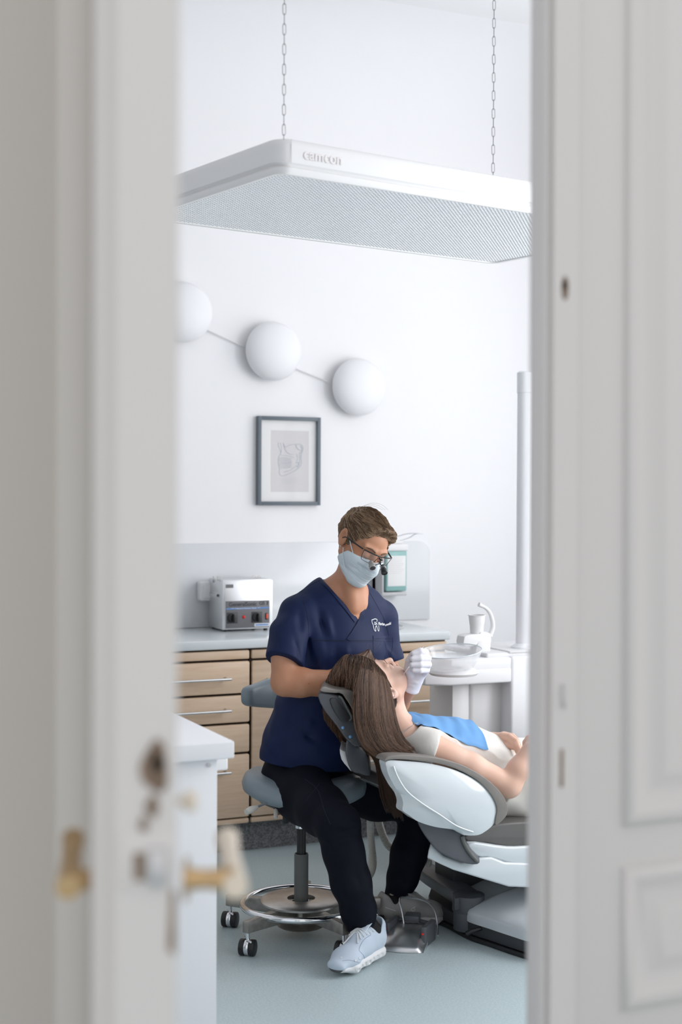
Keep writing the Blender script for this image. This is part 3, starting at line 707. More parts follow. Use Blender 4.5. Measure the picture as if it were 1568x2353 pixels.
# ---------------------------------------------------------------- white cabinet in the left foreground
X1=1.236; Yn=3.368; TZ=.87
fc=thing('side_cabinet','white side cabinet with a round screw cover, behind the left door leaf','cabinet',(.7,3.7,0))
obj('body',merge(box((.1,3.395,.08),(1.200,3.95,.825),.002),box((.13,3.43,0),(1.17,3.90,.085))),'cabinet_white',fc)
c=onY(480,1758,3.395); obj('screw_cover',cyl(c+V3(0,.002,0),c+V3(0,-.002,0),.0055,n=20),'steel',fc)
o=obj('cabinet_top',box((.07,Yn,.826),(X1,3.98,TZ),.004,3),'cabinet_white'); set_tag(o,'pale grey worktop with rounded corner on the white side cabinet','worktop')
k0,k1=onY(525,1741,3.66),onY(525,1770,3.66)
o=obj('end_block',box((1.198,3.66,k1[2]),(k0[0],3.76,k0[2]),.006,3),'white_plastic'); set_tag(o,'small rounded white block fixed to the end of the white side cabinet','block')
# ---------------------------------------------------------------- stool
SCN=onZ(692,2150,0); sx,sy=float(SCN[0]),float(SCN[1])
S=V3(sx,sy,0)
# camera-aligned ground axes at the stool
ZS=lambda px,py,d=4.85: float(P(px,py,d)[2])
st=thing('work_stool','blue grey leather work stool with chrome foot ring on casters','stool',(sx,sy,0))
ringc=S+V3(0,0,ZS(690,2066)); RR_=.198
obj('foot_ring',tube([ringc+V3(RR_*math.cos(t),RR_*math.sin(t),0) for t in np.linspace(0,2*math.pi,73)[:-1]],.0105,12,True),'chrome',st,label='polished chrome foot ring')
zd=ringc[2]+.012
obj('disc',lathe((sx,sy,zd),[(.047,-.002),(.047,.006),(.128,.006),(.137,.0),(.137,-.006),(.128,-.010),(.06,-.012),(.047,-.010),(.047,-.002)],56),'steel_brushed',st)
obj('column',lathe((sx,sy,0),[(0,.07),(.0225,.07),(.024,.075),(.024,ZS(690,1952)-.004),(.022,ZS(690,1952)),(.018,ZS(690,1952)-.003)],28),'tube_grey',st)
obj('gas_lift',cyl(S+V3(0,0,ZS(690,1958)),S+V3(0,0,ZS(690,1860)),.0155,n=24),'black_plastic',st)
zc=ZS(695,1889)
obj('collar',lathe((sx,sy,zc),[(.016,-.006),(.024,-.006),(.024,.004),(.018,.007),(.0165,.018),(.018,.03),(.016,.045)],28),'chrome',st)
obj('hub',merge(lathe((sx,sy,.035),[(0,0),(.075,0),(.082,.004),(.07,.010),(.03,.012),(.03,.07),(.0,.07)],36),),'alu_cast',st)
# casters: three seen ones fix the star's turn
cast=[onZ(540,2128,0),onZ(583,2190,0),onZ(775,2192,0)]
ang=[math.atan2(c[1]-sy,c[0]-sx) for c in cast]; 
base_ang=ang[1]
rc=.265
for k in range(5):
    a=base_ang+2*math.pi*k/5; d_=V3(math.cos(a),math.sin(a),0); n_=V3(-math.sin(a),math.cos(a),0)
    p0=S+d_*.03; p1=S+d_*(rc+.012)
    pts=[p0+V3(0,0,.064),p0+V3(0,0,.118),p1+V3(0,0,.112),p1+V3(0,0,.074)]
    leg=obj('leg',prism([p-n_*.0125 for p in pts],n_*.025,.003),'alu_cast',st)
    cc=S+d_*rc; ob=.5+1.9*k; od=V3(math.cos(ob),math.sin(ob),0)
    if k in (0,1,2,4): od=RH*.97-FH*.25 if k!=1 else RH*.9-FH*.4
    od=od/np.linalg.norm(od); ax=od*1.0
    c_=cc+V3(0,0,.026)
    cst=obj('caster',merge(cyl(cc+V3(0,0,.03),cc+V3(0,0,.078),.007,n=14),cyl(c_-ax*.008,c_+ax*.008,.0255,n=24,w=.003),box((-.002,-.03,0),(.002,.03,.006),M=Matrix.Translation(Vector(cc+V3(0,0,.048))))),'chrome',leg)
    obj('wheel',merge(cyl(c_-ax*.026,c_-ax*.008,.0262,n=30,w=.003),cyl(c_+ax*.008,c_+ax*.026,.0262,n=30,w=.003)),'black_plastic',leg)
# seat: a moulded cushion, built from rings
def cushion(cx,cy,prof,fx,fy,rotz,n=64,shape=None):
    bm=bmesh.new(); rg=[]
    for r,z in prof:
        row=[]
        for k in range(n):
            t=2*math.pi*k/n; ct,s_=math.cos(t),math.sin(t); e=2/2.6
            X=math.copysign(abs(ct)**e,ct)*fx*r; Y=math.copysign(abs(s_)**e,s_)*fy*r
            dz=shape(X/fx,Y/fy) if shape else 0
            row.append(bm.verts.new((cx+X*math.cos(rotz)-Y*math.sin(rotz),cy+X*math.sin(rotz)+Y*math.cos(rotz),z+dz)))
        rg.append(row)
    for a,b in zip(rg,rg[1:]):
        for k in range(n): bm.faces.new((a[k],a[(k+1)%n],b[(k+1)%n],b[k]))
    bm.faces.new(rg[-1]); bm.faces.new(rg[0][::-1]); bmesh.ops.recalc_face_normals(bm,faces=bm.faces); return bm
rz=math.atan2(RH[1],RH[0])-.06
SC_=P(700,1820,4.86); zt=ZS(560,1768,4.82); zb=ZS(640,1846,4.85)+.027
seat_shape=lambda X,Y: -.035*max(0,1-abs(X))*1.0+.012-.022*(X>0)*X*X-.01*Y*Y
prof=[(.70,zb+.010),(.90,zb+.012),(.985,zb+.024),(1.0,zb+.040),(.97,zb+.060),(.88,zb+.075),(.6,zb+.081),(.3,zb+.082)]
obj('seat',cushion(SC_[0],SC_[1],prof,.212,.20,rz,shape=seat_shape),'leather_blue',st,angle=80)
prof=[(.5,zb-.004),(.8,zb-.004),(.86,zb+.006),(.86,zb+.03)]
obj('seat_pan',cushion(SC_[0],SC_[1],prof,.205,.195,rz,shape=seat_shape),'black_plastic',st)
obj('mechanism',merge(box(S+V3(-.055,-.04,zc+.055),S+V3(.055,.04,zc+.085),.004),box(S+V3(-.03,-.03,zc+.04),S+V3(.03,.03,zc+.06),.004),box(S+V3(-.075,-.02,zc+.062),S+V3(-.03,.03,zc+.07),.001)),'alu_cast',st)
kn=P(657,1862,4.80); obj('adjust_knob',merge(cyl(kn,kn+V3(0,0,-.03),.008,n=16)),'chrome',st)
obj('adjust_knob',lathe(P(657,1877,4.80)-V3(0,0,.020),[(0,0),(.010,.0),(.0115,.003),(.0105,.022),(0,.022)],20),'black_plastic',st)
pa,pb=P(625,1841,4.72),P(587,1856,4.62); lv=obj('lever',tube([pa,pb],.004,10),'steel',st)
pc_=P(566,1866,4.58); obj('lever_grip',tube([pb+(pa-pb)*.1,pb*.5+pc_*.5,pc_],[.006,.012,.009],12,smooth=4),'hose',lv)
obj('lever',tube([P(642,1845,4.75),P(635,1862,4.72),P(634,1880,4.70)],[.004,.008,.007],12,smooth=4),'hose',st)
# back pad: curved leather band behind the man
def band(Yo,pts_top,pts_bot,th):
    pass
bt=[(563,1580,5.02),(590,1571,5.08),(625,1558,5.13),(660,1552,5.15),(700,1552,5.15),(740,1560,5.12)]
bb=[(563,1622,5.02),(590,1625,5.08),(625,1627,5.13),(660,1630,5.15),(700,1632,5.15),(740,1628,5.12)]
bt=catmull([P(*q) for q in bt],6); bb=catmull([P(*q) for q in bb],6); bm=bmesh.new(); rg=[]
for i,(a,b) in enumerate(zip(bt,bb)):
    t=bt[min(i+1,len(bt)-1)]-bt[max(i-1,0)]; n_=np.cross(t,V3(0,0,1)); n_/=np.linalg.norm(n_); 
    e=min(i,len(bt)-1-i); sc=[.55,.85,.97][e] if e<3 else 1
    m_=(a+b)/2; hh=(a-b)/2*sc; row=[]
    for k in range(14):
        th=2*math.pi*k/14; ex=.55; row.append(bm.verts.new(Vector(m_+hh*math.copysign(abs(math.sin(th))**ex,math.sin(th))+n_*.026*sc*math.copysign(abs(math.cos(th))**ex,math.cos(th)))))
    rg.append(row)
for a,b in zip(rg,rg[1:]):
    for k in range(14): bm.faces.new((a[k],a[(k+1)%14],b[(k+1)%14],b[k]))
bm.faces.new(rg[0]); bm.faces.new(rg[-1][::-1]); bmesh.ops.recalc_face_normals(bm,faces=bm.faces)
obj('backrest',bm,'leather_blue',st,angle=80)
jb=P(720,1600,5.14); obj('back_bar',tube([jb,jb+V3(0,.02,-.1),V3(sx+.09,sy+.22,zc+.09),V3(sx+.03,sy+.05,zc+.07)],.011,12,smooth=6),'steel',st)
# ---------------------------------------------------------------- foot pedal
fp=onZ(935,2190,0); PR=.072
ft=thing('foot_pedal','steel foot control with black pads and wire bow, beside the pale shoe','foot pedal',(fp[0],fp[1]+.1,0))
g=lambda px,py,z=0: onZ(px,py,z)
zt2=.05
pts=[g(872,2182,.012),g(940,2188,.012),g(962,2185,.012),g(985,2163,.012)]
F0,F1=g(871,2184),g(962,2190); ax=(F1-F0)/np.linalg.norm(F1-F0); ay=V3(-ax[1],ax[0],0); WL=float(np.linalg.norm(F1-F0))
if ay@FH<0: ay=-ay
F=lambda a,b,z: F0+ax*(a*WL)+ay*b+V3(0,0,z)
bm=bmesh.new(); rg=[]; NB,NA=14,16
for j in range(NB+1):
    b=j/NB; row=[]
    for i in range(NA+1):
        a=i/NA; aa=-.0+a*(1.12+.06*b)+.04*b; bb_=.17*b-.012*math.sin(math.pi*a)
        z=.014+.035*b**1.2+.018*math.sin(math.pi*b)*math.sin(math.pi*a)-.010*(a>.93)-.010*(a<.05)-.004*(b<.05)
        row.append(bm.verts.new(Vector(F(aa,bb_,z))))
    rg.append(row)
for r0,r1 in zip(rg,rg[1:]):
    for i in range(NA): bm.faces.new((r0[i],r0[i+1],r1[i+1],r1[i]))
r=bmesh.ops.extrude_face_region(bm,geom=list(bm.faces)); nv_=[q for q in r['geom'] if isinstance(q,bmesh.types.BMVert)]
for q in nv_: q.co.z=.001 if True else 0
bmesh.ops.recalc_face_normals(bm,faces=bm.faces)
obj('plate',bm,'steel',ft,angle=60)
def pad(pts,z0,z1,name='pad',w=.004): return obj(name,prism([V3(p[0],p[1],z0) for p in pts],(0,0,z1-z0),w),'anthracite',ft)
pad([F(.02,.085,0),F(.16,.085,0),F(.34,.175,0),F(.20,.185,0)],.034,.066); pad([F(.46,.150,0),F(.86,.150,0),F(.86,.205,0),F(.46,.205,0)],.052,.074,w=.005)
pad([F(1.0,.055,0),F(1.13,.055,0),F(1.30,.15,0),F(1.16,.16,0)],.0,.068)
obj('crossbar',tube([F(.25,.17,.052),F(.65,.185,.055),F(1.18,.15,.052)],.007,10),'anthracite',ft)
for q in (F(.065,.0835,.048),F(1.055,.0535,.046)): obj('mark',cyl(q,q-ay*.0015,.004,n=12),'red',ft)
bw=[P(929,2127,4.78),P(923,2090,4.80),P(919,2070,4.82),P(925,2062,4.84),P(960,2066,4.87),P(985,2075,4.86),P(1000,2095,4.83),P(1006,2130,4.80),P(1007,2150,4.76)]
obj('bow',tube(bw,.0032,8,smooth=6),'steel',ft,label='thin bent steel bow')
# ---------------------------------------------------------------- hoses under the chair
hz=[[(853,1812,4.95),(851,1870,5.0),(853,1930,5.05),(858,1975,5.05),(853,2005,5.02),(838,2030,5.0)],
    [(864,1812,5.01),(868,1870,5.04),(877,1910,5.06),(895,1945,5.06),(930,1965,5.05),(990,1985,5.0)],
    [(846,1812,5.02),(848,1880,5.05),(853,1940,5.08),(850,1990,5.06),(846,2005,5.05)],
    [(830,1815,5.05),(826,1870,5.08),(824,1935,5.1),(822,1990,5.1)]]
rd=[.0125,.013,.0075,.006]
names=['thick ribbed suction hose hanging straight down below the chair back','thick ribbed suction hose curving right behind the dark trouser leg','thin smooth hose beside the ribbed suction hoses','thinnest pale tube, beside the dark trouser knee']
for k,(h_,r_) in enumerate(zip(hz,rd)):
    pts=catmull([P(*q) for q in h_],26 if k<2 else 8)
    rr=[r_*(1+(.10 if i%2 else -.06)) for i in range(len(pts))] if k<2 else r_
    o=obj('suction_hose' if k<2 else 'thin_hose',tube(pts,rr,12),'hose'); set_tag(o,names[k],'hose','hoses hanging under the dental chair')
# ---------------------------------------------------------------- dental chair (long axis along the back wall)
dc=thing('dental_chair','white and dark grey dental chair with the patient lying on it','dental chair',(2.75,4.2,0))
YA=3.90
shell=[(887,1752),(889,1765),(894,1782),(909,1810),(921,1826),(927,1845),(926,1862),(940,1873),(962,1888),(1000,1900),(1040,1906),(1056,1913),(1068,1919),(1098,1919),(1118,1909),(1135,1893),(1142,1871),(1140,1848),(1125,1821),(1101,1798),(1065,1777),(1018,1761),(969,1752),(919,1748),(897,1747)]
def domed(px,Y,th,bul,smooth=4,steps=6):
    """outline on plane Y, front face domed towards the camera, real depth behind"""
    pts=[onY(a,b,Y) for a,b in [tuple(q) for q in catmull(px,smooth,True)]]; c=sum(pts)/len(pts); n=len(pts)
    bm=bmesh.new(); rg=[[bm.verts.new(Vector(p+V3(0,th,0))) for p in pts],[bm.verts.new(Vector(p)) for p in pts]]
    for s in range(1,steps+1):
        f=s/(steps+1); k=1-f**1.6*.999; y=-bul*(1-(1-f)**2.4)
        rg.append([bm.verts.new(Vector(c+(p-c)*(1-f*.97)+V3(0,y,0))) for p in pts])
    for a,b in zip(rg,rg[1:]):
        for i in range(n): bm.faces.new((a[i],a[(i+1)%n],b[(i+1)%n],b[i]))
    bm.faces.new(rg[-1]); bm.faces.new(rg[0][::-1]); bmesh.ops.recalc_face_normals(bm,faces=bm.faces); return bm
ar=obj('armrest_shell',domed(shell,YA,.045,.022),'chair_white_shaded',dc,angle=60)
rib=[onY(a,b,YA-.0195) for a,b in ((908,1762),(916,1788),(935,1818),(968,1845),(1010,1872),(1050,1898),(1092,1914))]
rib=[p+V3(0,y,0) for p,y in zip(rib,(.010,.002,-.002,-.0032,-.003,.000,.013))]
obj('shell_rib',tube(rib,.0028,8,smooth=6),'chair_white_shaded',ar)
pad_o=[(884,1749),(890,1740),(910,1736),(952,1737),(1002,1742),(1052,1754),(1091,1772),(1128,1797),(1154,1824),(1166,1848),(1167,1868),(1158,1883),(1140,1897),(1140,1880),(1143,1862),(1138,1842),(1122,1817),(1098,1794),(1062,1773),(1018,1757),(969,1749),(919,1745),(897,1746)]
obj('armrest_pad',pixprism(pad_o,YA-.006,.062,.006,3,smooth=3),'leather_grey',dc,angle=60)
wedge=[(961,1882),(1010,1895),(1047,1906),(1067,1921),(1072,1938),(1086,1959),(1103,1977),(1098,1987),(1073,1986),(1039,1975),(1006,1957),(987,1935),(969,1909)]
obj('armrest_bracket',pixprism(wedge,YA+.035,.10,.008,3,smooth=2,sk=.5),'anthracite',dc,angle=60)
obj('bracket_edge',tube([onY(a,b,YA+.033) for a,b in ((1062,1921),(1067,1938),(1080,1960),(1097,1979))],.0065,10,smooth=5),'tube_grey',dc)
# backrest slab and cushion
def xzprism(pts,y0,y1,w,smooth=2):
    p=[tuple(q) for q in catmull(pts,smooth,True)]; return prism([(x,y0,z) for x,z in p],(0,y1-y0,0),w,3)
obj('backrest_cushion',xzprism([(2.03,.552),(2.06,.575),(2.2,.552),(2.34,.512),(2.355,.48),(2.33,.462),(2.2,.505),(2.05,.535)],3.99,4.385,.012),'leather_dark',dc,angle=60)
obj('backrest_shell',xzprism([(2.06,.533),(2.2,.503),(2.33,.465),(2.34,.43),(2.2,.455),(2.08,.51)],4.01,4.365,.006),'chair_white_shaded',dc,angle=60)
seat=[(1068,1921),(1098,1912),(1145,1893),(1225,1887),(1330,1870),(1480,1868),(1500,1880),(1480,1925),(1330,1940),(1222,1945),(1165,1946),(1120,1937),(1075,1934)]
obj('seat_cushion',pixprism(seat,3.98,.50,.016,3,smooth=2,sk=.5),'leather_seat',dc,angle=60)
fr1=[(1073,1936),(1120,1940),(1165,1946),(1225,1944),(1480,1930),(1490,1960),(1400,1985),(1225,1988),(1180,1986),(1150,1978),(1120,1970),(1092,1968)]
obj('seat_frame',pixprism(fr1,3.97,.50,.008,3,smooth=2,sk=.5),'chair_white_shaded',dc,angle=60)
fr2=[(992,1940),(985,1955),(982,1972),(1012,1987),(1041,2000),(1106,2020),(1169,2039),(1221,2041),(1350,2030),(1420,2000),(1420,1970),(1221,1984),(1160,1982),(1130,1970),(1100,1972),(1060,1982),(1020,1968)]
obj('lower_frame',pixprism(fr2,3.965,.50,.008,3,smooth=1,sk=.62),'chair_white_shaded',dc,angle=60)
# headrest
hs=[(731,1596),(737,1590),(757,1594),(779,1599),(785,1602),(800,1625),(812,1648),(822,1690),(836,1715),(815,1716),(795,1699),(775,1670),(749,1638),(736,1616),(731.6,1603)]
YH=4.14
hd=obj('headrest_shell',pixprism(hs,YH,.15,.006,3,smooth=1,sk=.52),'anthracite',dc,angle=60)
hc=[(736,1587),(739,1580),(747,1578),(758,1582),(778,1585),(801,1586),(813,1590),(822,1600),(826,1640),(826,1660),(812,1634),(788,1596),(770,1593),(745,1591)]
obj('headrest_cushion',pixprism(hc,YH-.012,.18,.006,3,smooth=2,sk=.5),'leather_grey',dc,angle=60)
inset=[(759.5,1609),(763,1604.5),(769,1604.5),(776,1608),(806,1649),(802,1656),(797,1659.5),(788,1658.5),(781,1652),(770,1636),(762,1619)]
obj('side_inset',pixprism(inset,YH-.006,.012,.003,2,smooth=2),'dark_plastic',hd)
obj('side_ridge',tube([onY(a,b,YH-.004) for a,b in ((778,1600.5),(785,1604),(796,1624),(808,1647),(803,1656))],.004,8,smooth=4),'tube_grey',hd)
for a,b in ((788,1672),(805,1693)):
    q=onY(a,b,YH); bt=obj('button',lathe(q,[(.0052,-.001),(.0050,.002),(.003,.0035),(0,.004)],18,(0,-1,0)),'button_blue' if 'button_blue' in MATS else 'teal_liquid',hd,label='pale blue round button')
    obj('button_recess',lathe(q+V3(.006,0,-.011),[(.006,-.001),(.006,.0006),(.0045,.0012),(0,.0)],18,(0,-1,0)),'tube_grey',hd)
nk=[(797,1702),(794,1726),(797,1745),(807,1772),(828,1779),(851,1783),(848,1755),(840,1730),(822,1709),(808,1700)]
obj('headrest_neck',pixprism(nk,YH+.015,.12,.008,3,smooth=2,sk=.5),'anthracite',dc,angle=60)
ws=[(781,1722),(788,1725),(796,1730),(802,1752),(808,1773),(798,1762),(785,1745)]
obj('back_cover',pixprism(ws,YH+.03,.15,.004,2,smooth=2,sk=.5),'white_plastic',dc,angle=60)
# base on the floor
f0,f1,f2,f3=[onZ(a,b,0) for a,b in ((1040,2141),(1078,2161),(1117,2174),(1221,2208))]
pl=[(f0[0]-.0,f0[1]+.02),(f1[0],f1[1]),(f2[0],f2[1]),(f2[0]*.5+f3[0]*.5-.004,f2[1]*.5+f3[1]*.5),(f3[0],f3[1]),(2.50,3.80),(2.62,3.73),(2.8,3.70),(3.25,3.70),(3.45,3.80),(3.5,4.05),(3.5,4.35),(3.4,4.6),(3.0,4.68),(2.55,4.66),(2.40,4.52),(2.345,4.40)]
sc_=lambda k: [(2.9+(x-2.9)*k,4.18+(y-4.18)*k) for x,y in pl]
obj('base_plate',planprism(pl,.0,.016,.004,2,smooth=3),'black_plastic',dc)
obj('base_skirt',planprism(sc_(.985),.018,.062,.004,2,smooth=3),'dark_plastic',dc)
def loft_plan(layers,n=4):
    bm=bmesh.new(); rg=[[bm.verts.new((x,y,z)) for x,y in [tuple(q) for q in catmull(xy,n,True)]] for xy,z in layers]
    for a,b in zip(rg,rg[1:]):
        m=len(a)
        for i in range(m): bm.faces.new((a[i],a[(i+1)%m],b[(i+1)%m],b[i]))
    bm.faces.new(rg[-1]); bm.faces.new(rg[0][::-1]); bmesh.ops.recalc_face_normals(bm,faces=bm.faces); return bm
pv=P(1077,2052,4.83); px_,py_=float(pv[0]),float(pv[1])
cA,cB,cC,cD=[onZ(a,b,.062) for a,b in ((1073,2114),(1125,2133),(1182,2152),(1221,2163))]
cov=[(cA[0],cA[1]),(cB[0],cB[1]),(cC[0],cC[1]),(cD[0],cD[1]),(2.52,3.81),(2.64,3.755),(2.8,3.73),(3.24,3.73),(3.42,3.82),(3.46,4.05),(3.46,4.35),(3.36,4.55),(3.0,4.6),(2.62,4.58),(2.48,4.40),(px_+.075,py_+.07),(px_+.078,py_),(px_+.055,py_-.052)]
def ck(k,c=(2.95,4.15)): return [(c[0]+(x-c[0])*k,c[1]+(y-c[1])*k) for x,y in cov]
obj('base_cover',loft_plan([(cov,.060),(cov,.090),(ck(.99),.100),(ck(.95),.112),(ck(.82),.135),(ck(.6),.165),(ck(.35),.185),(ck(.15),.19)]),'chair_white_shaded',dc,angle=50)
obj('pivot_housing',merge(cyl(V3(px_,py_,.018),V3(px_,py_,.083),.051,n=40,w=.003),cyl(V3(px_,py_,.080),V3(px_,py_,.137),.055,n=48,w=.003)),'anthracite',dc)
top=[onZ(a,b,.137) for a,b in ((987,1979),(1040,2009),(1089,2039),(1106,2052),(1046,2064),(1042,2048),(1008,2027),(978,2007),(930,1970),(950,1955))]
obj('swing_arm',prism([p-V3(0,0,.001) for p in top],(0,0,-.040),.003),'anthracite',dc)
cb=onY(1041,2000,4.36); obj('lift_column',box((cb[0],4.36,.1),(cb[0]+.42,4.50,.40),.012,3),'dark_plastic',dc)
lb=onZ(1086,2137,.045); le=onZ(1066,2142,.035); lt=onZ(1114,2133,.045)
obj('release_pedal',merge(tube([le-V3(.0,.02,.0),lb-V3(.01,.01,0),lt+V3(-.012,-.012,.006)],[.009,.009,.006],8),box(lt+V3(-.014,-.022,-.012),lt+V3(.006,-.008,.034),.005)),'black_plastic',dc)
# ---------------------------------------------------------------- spittoon unit behind the patient
YU2=4.72; q=lambda px,py,Y=YU2: onY(px,py,Y)
su=thing('spittoon_unit','white dental unit with spittoon arm and lamp pole behind the patient','dental unit',(2.95,4.9,0))
x1175=float(q(1175,1540)[0]); ztop=float(q(1175,1510)[2]); zbot=float(q(1175,1568)[2])
xl=float(q(972,1560)[0])
arm=[(x1175,4.72),(x1175,4.95),(xl+.18,4.98),(xl+.05,4.93),(xl,4.84),(xl+.03,4.755),(xl+.12,4.72)]
zm=float(q(1000,1543)[2])
obj('spittoon_arm',merge(planprism(arm,zbot,zm,.008,3)),'white_gloss',su)
arm2=[(x1175,4.722),(x1175,4.95),(x1175-.22,4.95),(x1175-.29,4.85),(x1175-.26,4.722)]
obj('arm_cover',planprism(arm2,zm-.01,ztop,.008,3),'white_gloss',su)
bx0=x1175+.003
obj('body',merge(box((bx0,4.722,.05),(bx0+.62,5.12,ztop+.002),.012,3),box((bx0+.02,4.75,0),(bx0+.6,5.1,.055))),'white_gloss',su)
obj('top_cover',merge(box((bx0-.10,4.74,ztop-.006),(bx0+.61,5.10,ztop+.016),.008,3),box((bx0+.0,4.735,ztop+.012),(bx0+.60,5.06,ztop+.022),.004,2)),'white_plastic',su)
xc0=float(q(1040,1600,4.80)[0]); xc1=float(q(1124,1600,4.80)[0])
obj('pedestal',merge(box((xc0,4.80,0),(xc0+.075,4.99,zbot+.002),.006),box((xc0+.077,4.80,0),(bx0+.05,5.0,zbot+.002),.018,3)),'white_plastic',su)
# bowl
bc=P(1037,1518,5.22); rb=.118; tiltM=Matrix.Translation(Vector(bc))@Matrix.Rotation(math.radians(4),4,'X')@Matrix.Rotation(math.radians(-7),4,'Y')@Matrix.Translation(-Vector(bc))
bm=lathe(bc,[(0,-.030),(.055,-.030),(.080,-.026),(.098,-.008),(.112,.022),(.1165,.036),(.1150,.037),(.1095,.022),(.095,-.005),(.078,-.022),(.055,-.026),(0,-.026)],64); bm.transform(tiltM)
bw_=obj('bowl',bm,'bowl_glass',su,label='clear glass spittoon bowl')
bm=merge(tube([bc+V3(.1155*math.cos(t),.1155*math.sin(t),.0365) for t in np.linspace(0,2*math.pi,65)[:-1]],.0018,6,True)); bm.transform(tiltM); obj('rim',bm,'bowl_rim',bw_)
obj('drain',lathe(bc+V3(0,0,-.027),[(0,.004),(.03,.004),(.045,.001),(.05,-.004)],32),'steel',bw_)
obj('bowl_base',lathe(bc+V3(.01,0,-.052),[(0,0),(.085,0),(.095,.010),(.080,.022),(0,.022)],40),'white_plastic',su)
# cup filler
YT=4.80; f=lambda px,py,Y=YT: onY(px,py,Y)
obj('filler_tower',merge(pixprism([(1103,1456),(1110,1452),(1124,1454),(1130,1462),(1128,1490),(1124,1512),(1095,1512),(1098,1480)],YT,.055,.004,2,smooth=2),
    pixprism([(1067,1468),(1073,1460),(1100,1457),(1110,1458),(1108,1474),(1100,1476),(1094,1484),(1068,1485)],YT-.002,.06,.004,2,smooth=2)),'white_plastic',su)
obj('filler_tube',tube([f(1126,1462,4.82),f(1133,1440,4.82),f(1130,1418,4.82),f(1122,1402,4.82),f(1110,1393,4.82)],[.010,.0095,.0085,.0075,.006],14,smooth=6),'white_plastic',su)
obj('filler_tip',cyl(f(1111,1394,4.82),f(1101,1389,4.82),.0065,.0085,n=16),'white_plastic',su)
cb_=f(1096,1462,4.83); ct=f(1094.5,1413,4.83); hcup=float(ct[2]-cb_[2]); rc_=.033; rb_=.0235
cu=obj('cup',lathe(cb_,[(0,0),(rb_,0),(rb_+.002,.01),(rb_+.004,hcup*.55),(rb_+.0055,hcup*.58),(rc_-.001,hcup*.96),(rc_+.002,hcup*.97),(rc_+.002,hcup),(rc_-.002,hcup),(rb_,.006),(0,.005)],44),'paper'); set_tag(cu,'white plastic cup on the holder above the spittoon bowl','cup')
# pole
pp=P(1204,1490,5.62); rp=.032
zt_=float(P(1204,878,5.62)[2]); pz=float(ztop+.018)
obj('pole',lathe(V3(pp[0],pp[1],pz),[(.052,0),(.050,.010),(.038,.018),(rp,.024),(rp,zt_-pz-.045),(rp+.002,zt_-pz-.043),(rp+.002,zt_-pz+.035),(rp-.006,zt_-pz+.041),(0,zt_-pz+.042)],44),'white_gloss',su)
xp=V3(pp[0],pp[1],zt_); obj('lamp_arm',merge(box(xp+V3(.01,-.028,-.012),xp+V3(.55,.022,.038),.008,3)),'white_plastic',su)
# ---------------------------------------------------------------- people
mat('skin_man',(.47,.215,.118),.5,sss=.10,noise=(14,(.54,.27,.165),3,.3,.7),bump=(260,.05,.001))
mat('skin_woman',(.70,.425,.315),.45,sss=.12,noise=(9,(.77,.515,.41),3,.3,.7))
mat('scrub_navy',(.0042,.0125,.056),.62,spec=.28,bump=(500,.10,.001))
mat('trouser_navy',(.0022,.0032,.009),.75,spec=.2,bump=(500,.10,.001))
mat('seam_navy',(.005,.009,.030),.8)
mat('mask_blue',(.62,.70,.75),.7,bump=(600,.05,.001))
mat('hair_man',(.155,.092,.052),.5)
mat('hair_man_light',(.43,.29,.18),.45)
mat('hair_woman_light',(.215,.125,.080),.33)
mat('hair_woman',(.052,.027,.016),.34)
mat('hair_under',(.040,.022,.014),.5)
mat('glasses_black',(.012,.012,.014),.3)
mat('loupe_grey',(.33,.33,.32),.35,.3)
mat('eye_white',(.7,.68,.66),.2)
mat('glove_white',(.77,.75,.80),.45,sss=.05)
mat('top_white',(.76,.74,.70),.8,bump=(90,.2,.003))
mat('trouser_beige',(.72,.69,.64),.75,bump=(300,.1,.001))
mat('bib_blue',(.135,.34,.66),.65)
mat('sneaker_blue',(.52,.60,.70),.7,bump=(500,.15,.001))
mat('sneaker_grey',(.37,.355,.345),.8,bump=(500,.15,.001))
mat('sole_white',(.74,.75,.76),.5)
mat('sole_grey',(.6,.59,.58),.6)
mat('sneaker_seam',(.30,.36,.45),.7)
mat('toe_dark',(.075,.075,.08),.6)
mat('lace_white',(.66,.68,.69),.7)
mat('sock_black',(.006,.006,.007),.8)
mat('sock_mark',(.42,.41,.33),.8)
mat('cyan_tag',(.05,.45,.70),.5)
mat('lip',(.52,.22,.19),.4)
mat('freckle',(.30,.13,.08),.6)
